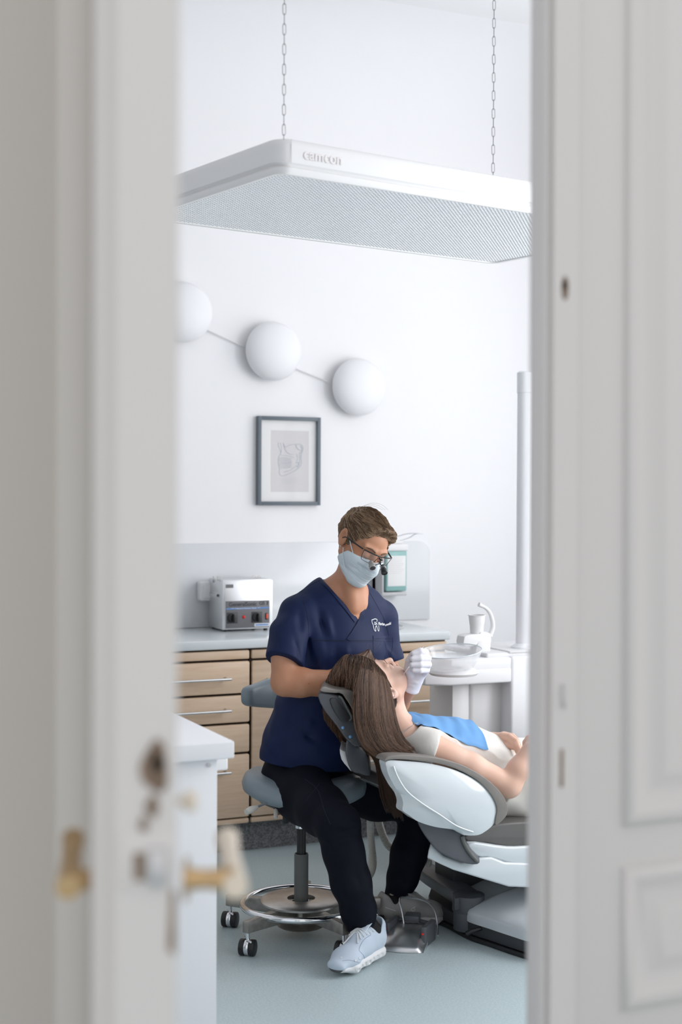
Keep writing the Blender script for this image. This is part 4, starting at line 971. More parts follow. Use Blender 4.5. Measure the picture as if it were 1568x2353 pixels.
# ================= the seated dentist
HC_=P(834,1249,4.80)                                   # centre of the head
yaw,pit,rol=math.radians(32),math.radians(30),math.radians(17)
def head_frame(n,u):
    n=unit(n); u=unit(np.array(u)-n*(np.array(u)@n)); s=np.cross(n,u)   # s: the person's own right-hand cross
    return n,u,s
nH=D_(math.sin(yaw)*math.cos(pit),-math.sin(pit),math.cos(yaw)*math.cos(pit))
uH=D_(math.sin(yaw)*math.sin(pit),math.cos(pit),math.cos(yaw)*math.sin(pit)); sH=D_(math.cos(yaw),0,-math.sin(yaw))
s2=sH*math.cos(rol)-uH*math.sin(rol); u2=uH*math.cos(rol)+sH*math.sin(rol); sH,uH=unit(s2),unit(u2)
def HP(C,s,n,u): return lambda x,y,z: C+s*x+n*y+u*z
def build_head(F,hp,FR,w=1.0,ears=True,female=False):
    E=lambda c,r,k=.014,mode='add': F.ell(hp(*c),r,FR,k,mode)
    Cc=lambda a,b,r0,r1,k=.012,mode='add': F.cap(hp(*a),hp(*b),r0,r1,k,mode)
    E((0,-.014,.026),(.075*w,.098,.082)); E((0,.026,-.030),(.061*w,.060,.082),.02)
    for s in (-1,1):
        Cc((s*.051*w,-.004,-.048),(s*.018,.064,-.098),.020,.018,.02); E((s*.040,.046,-.034),(.026,.028,.028),.02)
    E((0,.070,-.098),(.022,.018,.018),.014); E((0,.066,-.062),(.034,.026,.030),.016)
    for s in (-1,1): E((s*.032,.093,-.003),(.019,.015,.014),.012,'sub')
    for s in (-1,1): Cc((s*.012,.082,.016),(s*.046,.070,.020),.010,.009,.012)
    for s in (-1,1): E((s*.031,.0735,-.004),(.0145,.0135,.0130),.005)
    Cc((0,.083,.006),(0,.106 if not female else .104,-.030),.0070,.0105,.010); 
    for s in (-1,1): E((s*.011,.093,-.036),(.0085,.010,.008),.007)
    Cc((0,.094,-.036),(0,.103,-.034),.008,.008,.006)
    E((0,.089,-.062),(.022,.0075,.0055),.005); E((0,.086,-.072),(.019,.0080,.0065),.005)
    if ears:
        for s in (-1,1):
            E((s*.078*w,-.010,-.006),(.0085,.0180,.031),.006); E((s*.084*w,-.014,.003),(.0065,.0175,.027),.005)
            E((s*.094*w,-.008,.003),(.0135,.0115,.0185),.003,'sub'); E((s*.086*w,.000,-.006),(.004,.004,.006),.003)
HM=HP(HC_,sH,nH,uH)
FR=np.array([sH,nH,uH])
lo=HC_-.22; hi=HC_+.17; lo[2]=HC_[2]-.36; 
F=Field(lo-V3(.02,.02,0),hi,.0026); build_head(F,HM,FR)
nb=P(792,1372,4.88); F.cap(P(820,1276,4.83),nb,.049,.055,.03); F.cap(HM(0,.01,-.07),P(812,1385,4.82),.030,.038,.03)
sR,sL=P(684,1416,4.79),P(872,1421,4.965); sd=unit(sL-sR)
F.cap(P(778,1360,4.89),sR,.042,.040,.05); F.cap(nb,sL-UH*.01,.040,.036,.05)
chest=P(782,1470,4.87); F.eseg(nb-UH*.03,chest,sd,(.14,.088),(.15,.10),.04)
for a,b in (((833,1395,4.72),(842,1402,4.73)),): pass
F.cap(P(802,1325,4.785),P(812,1398,4.785),.012,.010,.03)
headV=F.mesh(1)
# arms, torso, legs under the clothes: coarser grid, same body
lo=P(600,1300,4.9)-.0; pts=[P(560,2260,4.3),P(1060,1350,5.2),P(560,1350,5.2),P(1060,2260,4.3)]
lo=np.min(pts,0)-.05; hi=np.max(pts,0)+.1; lo[2]=.0
F=Field(lo,hi,.0058)
eR,wR=P(655,1568,4.68),P(778,1558,4.735); eL,wL=P(884,1652,4.93),P(944,1572,4.76)
F.path([sR,P(655,1480,4.73),eR],[.052,.050,.043],.02)
F.path([eR+D_(.0,0,0),P(690,1568,4.69),P(735,1570,4.71),wR,P(815,1552,4.77)],[.044,.047,.040,.031,.03],.02)
F.path([sL,P(885,1540,4.96),eL],[.052,.045,.038],.02); F.path([eL,P(915,1615,4.85),wL],[.040,.036,.027],.02)
hipR,hipL=P(672,1788,4.86),P(745,1792,4.95); knR,knL=P(776,1888,4.50),P(985,1850,5.0); anR,anL=P(836,2130,4.56),P(908,2072,4.93)
F.eseg(P(785,1420,4.87),P(740,1620,4.88),sd,(.155,.10),(.135,.095),.03); F.eseg(P(740,1620,4.88),P(706,1770,4.88),sd,(.135,.095),(.15,.11),.03)
for h_,k_,a_ in ((hipR,knR,anR),(hipL,knL,anL)): F.path([h_,k_,a_,a_-UH*.03],[.07,.040,.026,.030],.02)
# the hidden right hand, resting on the patient's far cheek: palm and five fingers
bodyV=F.mesh(1)
def hand_field(lo,hi,palm,fing,h=.0022,extra=None):
    G=Field(lo,hi,h); 
    for a,b,r0,r1 in palm: G.cap(a,b,r0,r1,.010)
    for pts,rs in fing: G.path(pts,rs,.0035)
    return G
man=link_mesh('person',[weld([headV,bodyV])],['skin_man'],loc=onZ(700,2150,0))
set_tag(man,'seated person in navy scrubs with face mask and magnifying glasses','person')
# ---- scrub top
lo=P(590,1790,5.1); pts=[P(585,1320,4.6),P(585,1320,5.2),P(950,1800,4.6),P(950,1800,5.2)]; lo=np.min(pts,0)-.03; hi=np.max(pts,0)+.03
F=Field(lo,hi,.0034)
neckb=P(787,1392,4.875)
F.eseg(neckb,P(776,1490,4.865),sd,(.150,.100),(.178,.122),.03); F.eseg(P(776,1490,4.865),P(745,1610,4.87),sd,(.178,.122),(.163,.120),.03)
F.eseg(P(745,1610,4.87),P(716,1715,4.87),sd,(.163,.120),(.176,.138),.03); F.eseg(P(716,1715,4.87),P(712,1760,4.87),sd,(.176,.138),(.182,.140),.02)
F.cap(P(778,1362,4.885),sR+UH*.010,.054,.060,.04); F.cap(P(795,1365,4.885),sL+UH*.008,.050,.058,.04)
slR,slL=P(656,1522,4.70),P(887,1512,4.955)
F.path([sR,P(664,1460,4.745),slR],[.062,.063,.066],.025); F.path([sL,P(878,1460,4.96),slL,P(889,1522,4.955)],[.056,.054,.054,.054],.025)
fl=lambda a,b,amp,w: F.fold(P(*a),P(*b),amp*1.35,w*.85)
# folds: the pull from the shoulder to the chest, the arm pit, the waist
for a,b,am,w in [((705,1370,4.76),(730,1475,4.73),.007,.016),((728,1372,4.78),(748,1490,4.73),-.006,.014),((745,1400,4.76),(765,1465,4.72),.006,.014),
    ((700,1440,4.74),(712,1520,4.72),-.010,.016),((850,1370,4.82),(880,1440,4.80),.005,.013),((865,1380,4.82),(905,1435,4.86),-.005,.012),
    ((690,1395,4.72),(690,1460,4.70),-.006,.014),((640,1440,4.70),(660,1520,4.66),.006,.014),((665,1440,4.70),(690,1525,4.66),-.006,.012),((632,1410,4.76),(630,1500,4.74),-.004,.012),
    ((740,1480,4.72),(735,1570,4.73),.006,.016),((775,1480,4.72),(768,1560,4.72),-.006,.016),((800,1480,4.72),(805,1560,4.72),.006,.016),((840,1480,4.74),(836,1540,4.74),-.005,.014),((868,1480,4.76),(872,1540,4.78),.005,.014),
    ((660,1640,4.80),(720,1665,4.72),.010,.016),((655,1665,4.80),(725,1700,4.72),-.009,.016),((650,1690,4.80),(730,1725,4.72),.009,.016),((640,1720,4.80),(700,1745,4.74),-.006,.014),
    ((880,1460,4.87),(905,1510,4.90),.004,.010)]: fl(a,b,am,w)
F.wave(.0022,38,3); F.wave(.0011,85,4)
win=(lo,hi)
# sleeve ends, hem
up=unit(sR-slR); F.half(slR+up*(-.001),-up+D_(-.10,0,0.0),slR-V3(.10,.10,.09),slR+V3(.09,.09,.02),.004)
up=unit(P(878,1460,4.96)-slL); F.half(P(892,1523,4.955),-up+D_(.1,0,0),slL-V3(.08,.08,.09),slL+V3(.08,.08,.03),.004)
F.half(P(706,1752,4.87),-UH+D_(-.14,0,0),P(706,1790,4.87)-V3(.3,.3,.12),P(706,1750,4.87)+V3(.3,.3,.09),.004)
# neck opening
vb=P(826,1421,4.745)
nk_a,nk_b,nk_c=P(739,1328,4.86),P(824,1423,4.75),P(838,1348,4.90)
nn=np.cross(nk_b-nk_a,CF); 
def vcut(X,Y,Z):
    # a wedge between two planes through the eye and the two neck lines, plus the throat
    def pl(a,b,ref):
        n=np.cross(a-CAM,b-CAM); n/=np.linalg.norm(n); 
        if (ref-CAM)@n>0: n=-n
        return (X-CAM[0])*n[0]+(Y-CAM[1])*n[1]+(Z-CAM[2])*n[2]
    ref=P(800,1350,4.8); return np.maximum(pl(nk_a,nk_b,ref),pl(P(832,1350,4.8),nk_b,ref))
F.op(vcut,P(735,1440,4.60)-.0,np.maximum(P(850,1300,4.60),P(850,1300,4.86)),.004,'sub') if False else None
g0=np.min([P(730,1435,4.55),P(860,1290,4.87),P(730,1290,4.87),P(860,1435,4.55)],0); g1=np.max([P(730,1435,4.55),P(860,1290,4.87),P(730,1290,4.87),P(860,1435,4.55)],0)
F.op(vcut,g0,g1,.007,'sub'); F.cap(P(782,1334,4.885),P(812,1260,4.84),.054,.064,.006,'sub')
shirtV=F.mesh(2); shirt=link_mesh('scrub_top',[shirtV],['scrub_navy'],man)
SS=Surf(shirtV)
# collar bands, seams, pocket
cb=bmesh.new()
def band_line(pts,w,off=.0012):
    pts=[tuple(q) for q in catmull(pts,8)]; A,B=[],[]
    for i,(a,b) in enumerate(pts):
        t=np.array(pts[min(i+1,len(pts)-1)])-np.array(pts[max(i-1,0)]); t=t/np.linalg.norm(t); n=np.array([-t[1],t[0]])*w
        h0,h1=SS.hit(a,b,off),SS.hit(a+n[0],b+n[1],off)
        if h0 is None or h1 is None: continue
        A.append(h0[0]); B.append(h1[0])
    if len(A)<2: return bmesh.new()
    bm=ribbon(A,B); r=bmesh.ops.extrude_face_region(bm,geom=list(bm.faces)); 
    for v in [g for g in r['geom'] if isinstance(g,bmesh.types.BMVert)]: v.co+=Vector(-CF*.0016)
    bmesh.ops.recalc_face_normals(bm,faces=bm.faces); return bm
bm=merge(band_line([(745,1333),(770,1358),(800,1394),(823,1424)],9.5),band_line([(833,1360),(832,1385),(827,1418),(812,1446),(797,1468)],-9.0))
obj('collar_band',bm,'scrub_navy',shirt,angle=60)
bm=merge(SS.line([(716,1471),(760,1471),(800,1472),(857,1472)],.0011,.0),SS.line([(716,1474),(760,1474),(800,1475),(857,1475)],.0006,.0),SS.line([(697,1380),(706,1410),(710,1450),(708,1490)],.0009,0),SS.line([(850,1362),(866,1390),(884,1425),(895,1465)],.0008,0),SS.line([(742,1330),(700,1352),(668,1376)],.0009,0),
   SS.line([(858,1460),(858,1493),(857,1520)],.0010,0),SS.line([(902,1460),(903,1480),(900,1500)],.0008,0),SS.line([(858,1472),(880,1474),(902,1474)],.0007,0),SS.line([(620,1508),(650,1522),(680,1530),(700,1533)],.0009,0),SS.line([(829,1400),(822,1425),(808,1450),(795,1470)],.0009,0))
obj('seam',bm,'seam_navy',shirt,label='stitched seam lines')
obj('pocket',band_line([(858,1462),(880,1461),(902,1460)],6,.0006),'scrub_navy',shirt)
# tooth mark and lettering on the chest
Z=lambda pts:[(600+a/3.5636,1140+b/3.5636) for a,b in pts]
bm=merge(SS.line(Z([(945,1030),(948,1012),(930,1006),(916,1012),(906,1014),(908,1035),(916,1055),(922,1085),(930,1103),(938,1104),(936,1080),(942,1062),(950,1078),(956,1100),(962,1104),(964,1085),(961,1060)]),.0014,.0010,sm=4))
obj('tooth_mark',bm,'text_white',shirt,label='white embroidered tooth outline')
def proj_text(s,px,py,size,slope,surf,off=.0012,bold=True,sx=1.0):
    cu=text_bm(s,1.0,Matrix.Identity(4),depth=.0,bold=bold)
    for v in cu.verts:
        x,y=v.co.x*size*sx,v.co.y*size; h=surf.hit(px+x,py-y+slope*x,off); v.co=Vector(h[0]) if h is not None else Vector(P(px+x,py-y,4.8))
    return cu
obj('lettering',merge(proj_text('Dr. Florian',860,1435.5,9.2,.06,SS,sx=.60),proj_text('owski',885,1439,8.6,-.33,SS,sx=.68)),'text_white',shirt,smooth=False)
# ---- trousers
pts=[P(600,1700,4.3),P(600,1700,5.2),P(1060,2180,4.3),P(1060,2180,5.2)]; lo=np.min(pts,0)-.02; hi=np.max(pts,0)+.02
F=Field(lo,hi,.0050)
F.eseg(P(712,1745,4.88),P(706,1800,4.89),sd,(.150,.115),(.165,.125),.03)
F.path([P(672,1785,4.86),P(700,1825,4.74),P(742,1862,4.60),P(776,1892,4.505)],[.098,.094,.080,.068],.03)
F.path([P(776,1892,4.505),P(790,1960,4.50),P(808,2030,4.51),P(824,2090,4.54),P(832,2140,4.56)],[.068,.064,.063,.056,.040],.02)
F.path([P(748,1790,4.95),P(860,1825,5.0),knL],[.095,.085,.066],.03)
F.path([knL,P(960,1895,5.0),P(940,1960,4.97),P(925,2020,4.95),P(915,2056,4.94),P(913,2066,4.94)],[.066,.066,.062,.052,.042,.039],.02)
for a,b,am,w in [((760,1915,4.44),(826,1905,4.46),-.012,.016),((750,1935,4.44),(826,1930,4.46),.010,.015),((745,1925,4.42),(790,1945,4.44),-.008,.012),((700,1800,4.68),(770,1850,4.50),.007,.02),
    ((660,1830,4.75),(725,1880,4.55),-.007,.018),((740,1880,4.50),(830,1878,4.46),-.006,.014),((790,1980,4.44),(800,2080,4.46),.005,.014),((815,1990,4.44),(835,2085,4.48),-.005,.012),
    ((800,2115,4.50),(855,2112,4.50),.004,.010),((802,2128,4.50),(856,2124,4.50),-.006,.008),((806,2140,4.50),(854,2134,4.50),.004,.008),
    ((890,2035,4.88),(945,2030,4.9),-.006,.01),((888,2050,4.88),(944,2048,4.9),.004,.008),((905,1935,4.93),(960,1950,4.93),-.006,.014)]: F.fold(P(*a),P(*b),am,w)
rg=random.Random(5)
for k in range(11): 
    x=804+k*5; F.fold(P(x,2116,4.50),P(x+rg.uniform(-2,2),2140,4.50),.0035*(1 if k%2 else -1),.006)
F.wave(.0022,45,8)
F.half(P(832,2150,4.56),-UH,P(832,2150,4.56)-V3(.08,.08,.06),P(832,2150,4.56)+V3(.08,.08,.02),.003); F.half(P(911,2076,4.94),-UH,P(911,2080,4.94)-V3(.08,.08,.06),P(911,2078,4.94)+V3(.08,.08,.02),.003)
trV=F.mesh(1); tro=link_mesh('trousers',[trV],['trouser_navy'],man)
TS=Surf(trV); obj('seam',merge(TS.line([(700,1790),(730,1815),(745,1860),(760,1895)],.0009,0),TS.line([(735,1800),(712,1830),(704,1842)],.0009,0)),'seam_navy',tro)
# ---- mask
lo=HM(0,.03,-.05)-.13; hi=HM(0,.03,-.05)+.13
F=Field(lo,hi,.0022)
build_head(F,HM,FR,1.0,False); F.cap(HM(0,.080,-.010),HM(0,.104,-.045),.012,.012,.02); F.cap(HM(0,.098,-.05),HM(0,.080,-.095),.012,.014,.03); F.v-=.0065
F.half(HM(0,.105,-.012),uH-nH*.187,lo,hi,.003); F.half(HM(0,.030,-.028),uH*.60-nH*.80,lo,hi,.004); F.half(HM(0,-.006,-.05),-nH,lo,hi,.004); F.half(HM(0,0,-.124),-uH,lo,hi,.004)
for z,am in ((-.045,.0024),(-.058,-.002),(-.068,.0022),(-.080,-.002),(-.09,.0015)):
    q=[HM(-.062,.020,z*.9-.006),HM(-.052,.065,z-.004),HM(-.02,.098,z),HM(.02,.098,z)]
    for a,b in zip(q,q[1:]): F.fold(a,b,am,.0055)
F.fold(HM(-.065,.03,-.03),HM(-.045,.06,-.095),-.004,.007); F.fold(HM(-.065,.02,-.04),HM(-.055,.03,-.09),.003,.006)
mkV=F.mesh(1); mk=link_mesh('face_mask',[mkV],['mask_blue'],man)
MS=Surf(mkV)
earT=HM(-.080,-.012,.018); earB=HM(-.082,-.026,-.022)
obj('ear_loop',merge(tube([HM(-.079,-.004,.020),P(806,1250,4.735),P(812,1272,4.725),P(818,1286,4.725)],.0016,8,smooth=5),tube([P(789,1258,4.755),P(788.5,1275,4.745),P(790,1292,4.74),P(792,1306,4.74)],.0015,8,smooth=5)),'mask_blue',mk)
obj('pleat',merge(*[MS.line(q,.0011,.0) for q in ([(800,1297),(818,1318),(842,1334),(862,1332)],[(797,1306),(812,1328),(834,1344),(852,1341)],[(806,1290),(826,1309),(850,1324),(868,1325)])]),'mask_blue',mk)
obj('pleat_stitch',merge(*[MS.line(q,.0006,.0002) for q in ([(822,1291),(845,1306),(872,1321)],[(821,1294),(845,1309),(871,1324)])]),'ink',mk)
# ---- man's hair: a short fringe brushed forward
lo=HM(0,0,.05)-.16; hi=HM(0,0,.05)+.16; F=Field(lo,hi,.0028)
F.ell(HM(0,-.016,.028),(.080,.100,.087),FR,.012); F.ell(HM(0,.052,.068),(.060,.058,.036),FR,.02); F.ell(HM(.02,.088,.064),(.040,.032,.022),FR,.02)
# bare: face, temples, nape and behind the ear
F.half(HM(0,.072,.058),nH*.75-uH*.62,lo,hi,.006); F.half(HM(0,.042,.02),nH*1.0-uH*.42,lo,hi,.006); F.half(HM(0,-.03,-.040),-uH-nH*.30,lo,hi,.008); F.ell(HM(-.07,.035,-.05),(.04,.040,.045),FR,.006,'sub'); F.ell(HM(.07,.035,-.05),(.04,.040,.045),FR,.006,'sub')
for s in (-1,1): F.ell(HM(s*.09,-.014,-.010),(.022,.026,.036),FR,.006,'sub')
F.wave(.0016,150,5); F.wave(.0012,300,6)
mhV=F.mesh(1); mh=link_mesh('hair',[mhV],['hair_man'],man)
V,Q=mhV; rs=np.random.RandomState(2); N=5200; pk=V[rs.randint(0,len(V),N)]; q=pk-HC_; ly=q@nH; lz=q@uH; lx=q@sH; ms=Surf(mhV)
paths=np.zeros((N,6,3)); L=.026+.024*rs.rand(N)*np.clip(lz/.08,.2,1); dirs=nH[None,:]*.9+sH[None,:]*(.35+.3*rs.normal(size=N)[:,None]*.6)-uH[None,:]*(.55*(1-np.clip(lz/.09,0,1)))[:,None]+rs.normal(size=(N,3))*.035+.10*np.stack([np.sin(pk@V3(60,20,35)+3),np.sin(pk@V3(20,70,-30)),np.sin(pk@V3(-40,30,60)+1)],1)
dirs[ly<-.05]+=(-uH*.9)
ofs=rs.rand(N)
for i in range(N):
    p=pk[i].copy(); d=dirs[i]
    for k in range(6):
        h_,n_=ms.near(p,0); p=h_+n_*(.0012+.0038*ofs[i]*math.sin(k/5*3.1)); d=d-n_*(d@n_); d/=np.linalg.norm(d)+1e-9; paths[i,k]=p; p=p+d*L[i]/5
hs_=link_mesh('hair_strands',[strands(paths,.0009,.0003)],['hair_man','hair_man_light'],mh,fmat=np.repeat((rs.rand(N)<.45+.25*np.sin(lx*90)).astype(int),5*3))
fly=np.array([[P(815+6*i,1176-2*i,4.8),P(835+7*i,1163-3*i,4.8),P(860+8*i,1163-2*i,4.8),P(880+6*i,1172,4.8)] for i in range(3)]); obj('stray_hair',merge(*[tube(f_,.00028,4,smooth=5) for f_ in fly]),'hair_man',mh)
# eyes, brows
for s in (-1,1):
    e=obj('eyebrow',tube([HM(s*.014,.0935,.018),HM(s*.030,.0905,.0245),HM(s*.048,.0775,.021)],[.0022,.0030,.0012],8,smooth=5),'hair_man',man)
    obj('eyelid_line',tube([HM(s*.019,.0875,-.009),HM(s*.031,.0892,-.0125),HM(s*.043,.0840,-.010)],[.0008,.0016,.0010],6,smooth=5),'hair_under',man)
# ---- magnifying glasses
gl=thing('glasses','black framed glasses with two magnifying loupes worn by the dentist','glasses',HM(0,.1,0))
z0g=-.001; yb=.1075
def rimpts(s): return [HM(s*.0085,yb+.001,.015),HM(s*.034,yb-.003,.0175),HM(s*.061,yb-.015,.018),HM(s*.0625,yb-.016,.010),HM(s*.058,yb-.015,-.012),HM(s*.050,yb-.011,-.018),HM(s*.020,yb-.001,-.0185),HM(s*.013,yb,-.012)]
obj('brow_bar',tube([HM(x,yb-abs(x)**2*4.2,.0165) for x in np.linspace(-.063,.063,15)],.0023,8),'glasses_black',gl)
for s in (-1,1):
    r_=obj('rim',tube(rimpts(s),.0010,6,True,smooth=3),'glasses_black',gl); bm=bmesh.new(); bm.faces.new([bm.verts.new(Vector(p)) for p in rimpts(s)]); obj('lens',bm,'thin_glass',r_,smooth=False)
hing=lambda s: HM(s*.066,yb-.020,.016)
for s,en,eb in ((-1,P(795,1234,4.735),P(781,1276,4.77)),(1,HM(.082,-.01,.02),HM(.08,-.03,-.01))):
    obj('temple',tube([hing(s),hing(s)*.5+en*.5,en,P(784,1240,4.775),P(780,1256,4.81),P(779,1279,4.82)] if s<0 else [hing(s),hing(s)*.5+en*.5,en,eb],[.0024,.0028,.0022,.0016]+([.0014,.0012] if s<0 else []),8,smooth=6),'glasses_black',gl)
obj('bridge_mount',merge(tube([HM(0,yb+.002,.014),HM(.002,yb+.010,.004),HM(.006,yb+.016,-.006)],.0024,8,smooth=4),cyl(HM(-.006,yb+.006,.012),HM(.008,yb+.008,.010),.0035,n=14),tube([HM(.003,yb+.012,-.002),HM(-.012,yb+.014,-.012),HM(-.020,yb+.012,-.014)],.0014,6,smooth=4)),'glasses_black',gl)
gz=unit(D_(.22,-.95,.20))
def loupe(px0,py0,px1,py1,d,m,r):
    a,b=P(px0,py0,d+.004),P(px1,py1,d-.006); ax=unit(b-a+D_(0,0,.012)); Lh=np.linalg.norm(b-a)+.004
    l=obj('loupe',lathe(a,[(0,0),(r*.72,0),(r*.78,Lh*.1),(r*.76,Lh*.45),(r*.95,Lh*.55),(r,Lh*.9),(r*.96,Lh),(r*.8,Lh),(r*.78,Lh*.93),(0,Lh*.93)],28,ax),m,gl)
    for f_ in ((.2,.32,.44,.6,.72) if m!='loupe_grey' else ()): obj('ring',lathe(a+ax*Lh*f_,[(r*.8,0),(r*(.86+.2*f_),.0006),(r*.8,.0012)],28,ax),'steel',l)
    obj('front_lens',lathe(a+ax*Lh*.95,[(0,.001),(r*.5,.0008),(r*.8,0)],24,ax),'dark_plastic',l)
loupe(852.5,1292,857,1307,4.69,'loupe_grey',.0112); loupe(880,1300,884,1318,4.70,'glasses_black',.0108)
# ---- gloved left hand with the mouth mirror
pts=[P(920,1480,4.55),P(1000,1600,4.85),P(920,1600,4.85),P(1000,1480,4.55)]; lo=np.min(pts,0)-.02; hi=np.max(pts,0)+.02
def hnd(palm,fing,h=.0021,kf=.0028):
    G=Field(lo,hi,h)
    for a,b,r0,r1 in palm: G.cap(P(*a),P(*b),r0,r1,.012)
    for ps,r in fing:
        H_=[P(*q) for q in ps]; G.path(H_,r,kf)
    return G
G=hnd([((972,1516,4.725),(950,1562,4.755),.016,.023),((976,1530,4.73),(952,1562,4.755),.017,.023),((974,1542,4.73),(950,1565,4.755),.016,.024),((958,1530,4.73),(945,1560,4.745),.018,.022)],
 [([(974,1512,4.72),(978,1499,4.69),(966,1496,4.665),(950,1501,4.66)],[.0125,.0118,.0108,.0088]),
  ([(979,1524,4.72),(984,1513,4.69),(966,1512.5,4.66),(948,1514,4.655)],[.0125,.0115,.0110,.0090]),
  ([(980,1537,4.72),(985,1527,4.69),(966,1527,4.66),(946.5,1527.5,4.655)],[.0122,.0112,.0108,.0088]),
  ([(975,1547,4.725),(981,1540,4.695),(966,1540.5,4.665),(950,1540,4.66)],[.0112,.0102,.0098,.0082]),
  ([(946,1556,4.74),(938,1537,4.71),(940,1518,4.685),(948,1503,4.675)],[.018,.0140,.0115,.0095])])
G.path([P(951,1562,4.755),P(943,1578,4.765),P(941,1583,4.765)],[.0300,.0315,.0325],.01)
G.half(P(941,1580,4.765),unit(P(930,1600,4.79)-P(951,1562,4.755)),lo,hi,.003)
for k in range(4): G.fold(P(930,1556+k*6,4.73),P(965,1566+k*5,4.72),.0014*(1 if k%2 else -1),.004)
glV=G.mesh(1); gv=link_mesh('glove',[glV],['glove_white'],man)
mir=tube([P(973,1486,4.672),P(964,1496,4.676),P(948,1521,4.672),P(941,1531,4.664)],.0022,10); mir=merge(mir,cyl(P(941.5,1530.5,4.664),P(938.5,1534.5,4.663),.0033,n=12),tube([P(939,1534,4.663),P(926,1551.5,4.695),P(915,1566,4.775)],.0015,8))
o=thing('mouth_mirror','slim steel mouth mirror held in the white gloved hand','dental instrument',P(945,1525,4.67))
obj('handle',mir,'chrome',o); obj('mirror_head',lathe(P(913,1568,4.78),[(0,0),(.010,0),(.0105,.001),(.010,.002),(0,.002)],24,D_(-.3,-.3,.2)),'chrome',o)
# right glove hand, cuff just visible at the forearm end
lo=P(790,1550,4.78)-.12; hi=P(790,1550,4.78)+.12; G=Field(lo,hi,.003)
G.path([P(771,1556,4.735),P(790,1553,4.76),P(808,1552,4.78)],[.0335,.031,.033],.01); 
for k,(y,r) in enumerate(((1538,.010),(1546,.010),(1555,.010),(1563,.009))): G.path([P(812,y,4.79),P(836,y-3,4.80),P(848,y+2,4.785)],[r*1.2,r,r*.85],.003)
G.path([P(800,1536,4.77),P(812,1524,4.775),P(826,1519,4.775)],[.014,.011,.009],.004)
G.half(P(771,1556,4.735),unit(P(755,1558,4.72)-P(790,1553,4.76)),lo,hi,.003)
link_mesh('glove',[G.mesh(1)],['glove_white'],man)
# ---- shoes
def shoe(name,heel,toe,upper,sole,ank,label,toecap,flip=1):
    heel=np.array(heel); toe=np.array(toe); ax=unit(toe-heel); L=np.linalg.norm(toe-heel); k=L/.29; sdv=unit(np.cross(ax,UH)); upv=np.cross(sdv,ax)
    T=lambda x,y,z: heel+ax*(x*k)+sdv*y+upv*z
    lo=np.min([heel,toe,ank],0)-.09; hi=np.max([heel,toe,ank],0)+.09; lo[2]=-.02
    F=Field(lo,hi,.0026)
    F.eseg(T(.045,0,.055),T(.13,0,.058),sdv,(.036,.040),(.037,.040),.02); F.eseg(T(.13,0,.058),T(.205,0,.043),sdv,(.037,.040),(.043,.030),.02); F.eseg(T(.205,0,.043),T(.255,.0,.034),sdv,(.043,.030),(.034,.020),.02)
    F.path([T(.04,0,.07),T(.035,0,.098)],[.034,.031],.015); F.cap(T(.09,0,.085),T(.13,0,.085),.030,.026,.02)
    F.cap(T(.055,0,.125),T(.060,0,.085),.032,.026,.006,'sub')
    F.half(T(0,0,.026),-upv,lo,hi,.003)
    up_=F.mesh(1); sh_=link_mesh(name,[up_],[upper],man,label=label)
    G=Field(lo,hi,.0026)
    G.eseg(T(.042,0,.020),T(.13,0,.020),sdv,(.038,.021),(.037,.020),.01,pw=2.6); G.eseg(T(.13,0,.020),T(.205,0,.021),sdv,(.037,.020),(.047,.019),.01,pw=2.6); G.eseg(T(.205,0,.021),T(.252,0,.027),sdv,(.047,.019),(.034,.013),.01,pw=2.6)
    G.half(T(0,0,.043),upv,lo,hi,.003)
    for i in range(10): # cut-outs between the sole pods, on both sides
        x=.022+.024*i; w_=.0365 if x<.14 else .0365+.010*min(1,(x-.14)/.06)
        if x>.235: w_=.037
        for s in (-1,1):
            G.cap(T(x,s*(w_+.006),.0),T(x+.002,s*(w_+.006),.020),.0038,.003,.003,'sub'); G.rbox(T(x+.012,s*(w_+.006),.015),(.006,.008,.0055),[ax,sdv,upv],.002,.003,'sub')
    so=link_mesh('sole',[G.mesh(0)],[sole],sh_)
    # tongue, laces
    A_=Field(lo,hi,.0026); A_.eseg(T(.082,0,.128),T(.150,0,.094),sdv,(.022,.006),(.022,.006),.01); link_mesh('tongue',[A_.mesh(1)],[upper],sh_)
    su_=Surf(up_)
    for i in range(6):
        x=.098+.0175*i; pts=[T(x-.006,-.031,.10),T(x-.003,-.018,.14),T(x,0,.16),T(x+.004,.018,.14),T(x+.006,.031,.10)]
        obj('shoelace',tube([su_.near(q,.0018)[0] for q in pts],.0020,8,smooth=4),'lace_white' if upper=='sneaker_blue' else upper,sh_)
    if toecap:
        c=Field(lo,hi,.0026); c.eseg(T(.235,0,.026),T(.257,0,.030),sdv,(.030,.022),(.030,.016),.01); c.half(T(.246,0,0),-ax+upv*.35,lo,hi,.002); c.half(T(0,.002,.010),-upv,lo,hi,.002); link_mesh('toe_cap',[c.mesh(1)],[toecap],sh_)
    return sh_,T,Surf(up_)
heelN=onZ(880,2188,.012); toeN=onZ(760,2252,0); toeN[2]=.0; heelN[2]=.012
print('shoe len',np.linalg.norm(toeN-heelN))
dirN=unit(toeN-heelN); toeN=heelN+dirN*.285
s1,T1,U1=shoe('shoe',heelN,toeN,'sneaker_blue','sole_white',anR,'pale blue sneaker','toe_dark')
heelF=onZ(866,2132,.0); toeF=onZ(1043,2116,.0); heelF[2]=toeF[2]=0
print('shoe len',np.linalg.norm(toeF-heelF)); 
s2_,T2,U2=shoe('shoe',heelF,heelF+unit(toeF-heelF)*.285,'sneaker_grey','sole_grey',anL,'grey sneaker',None)
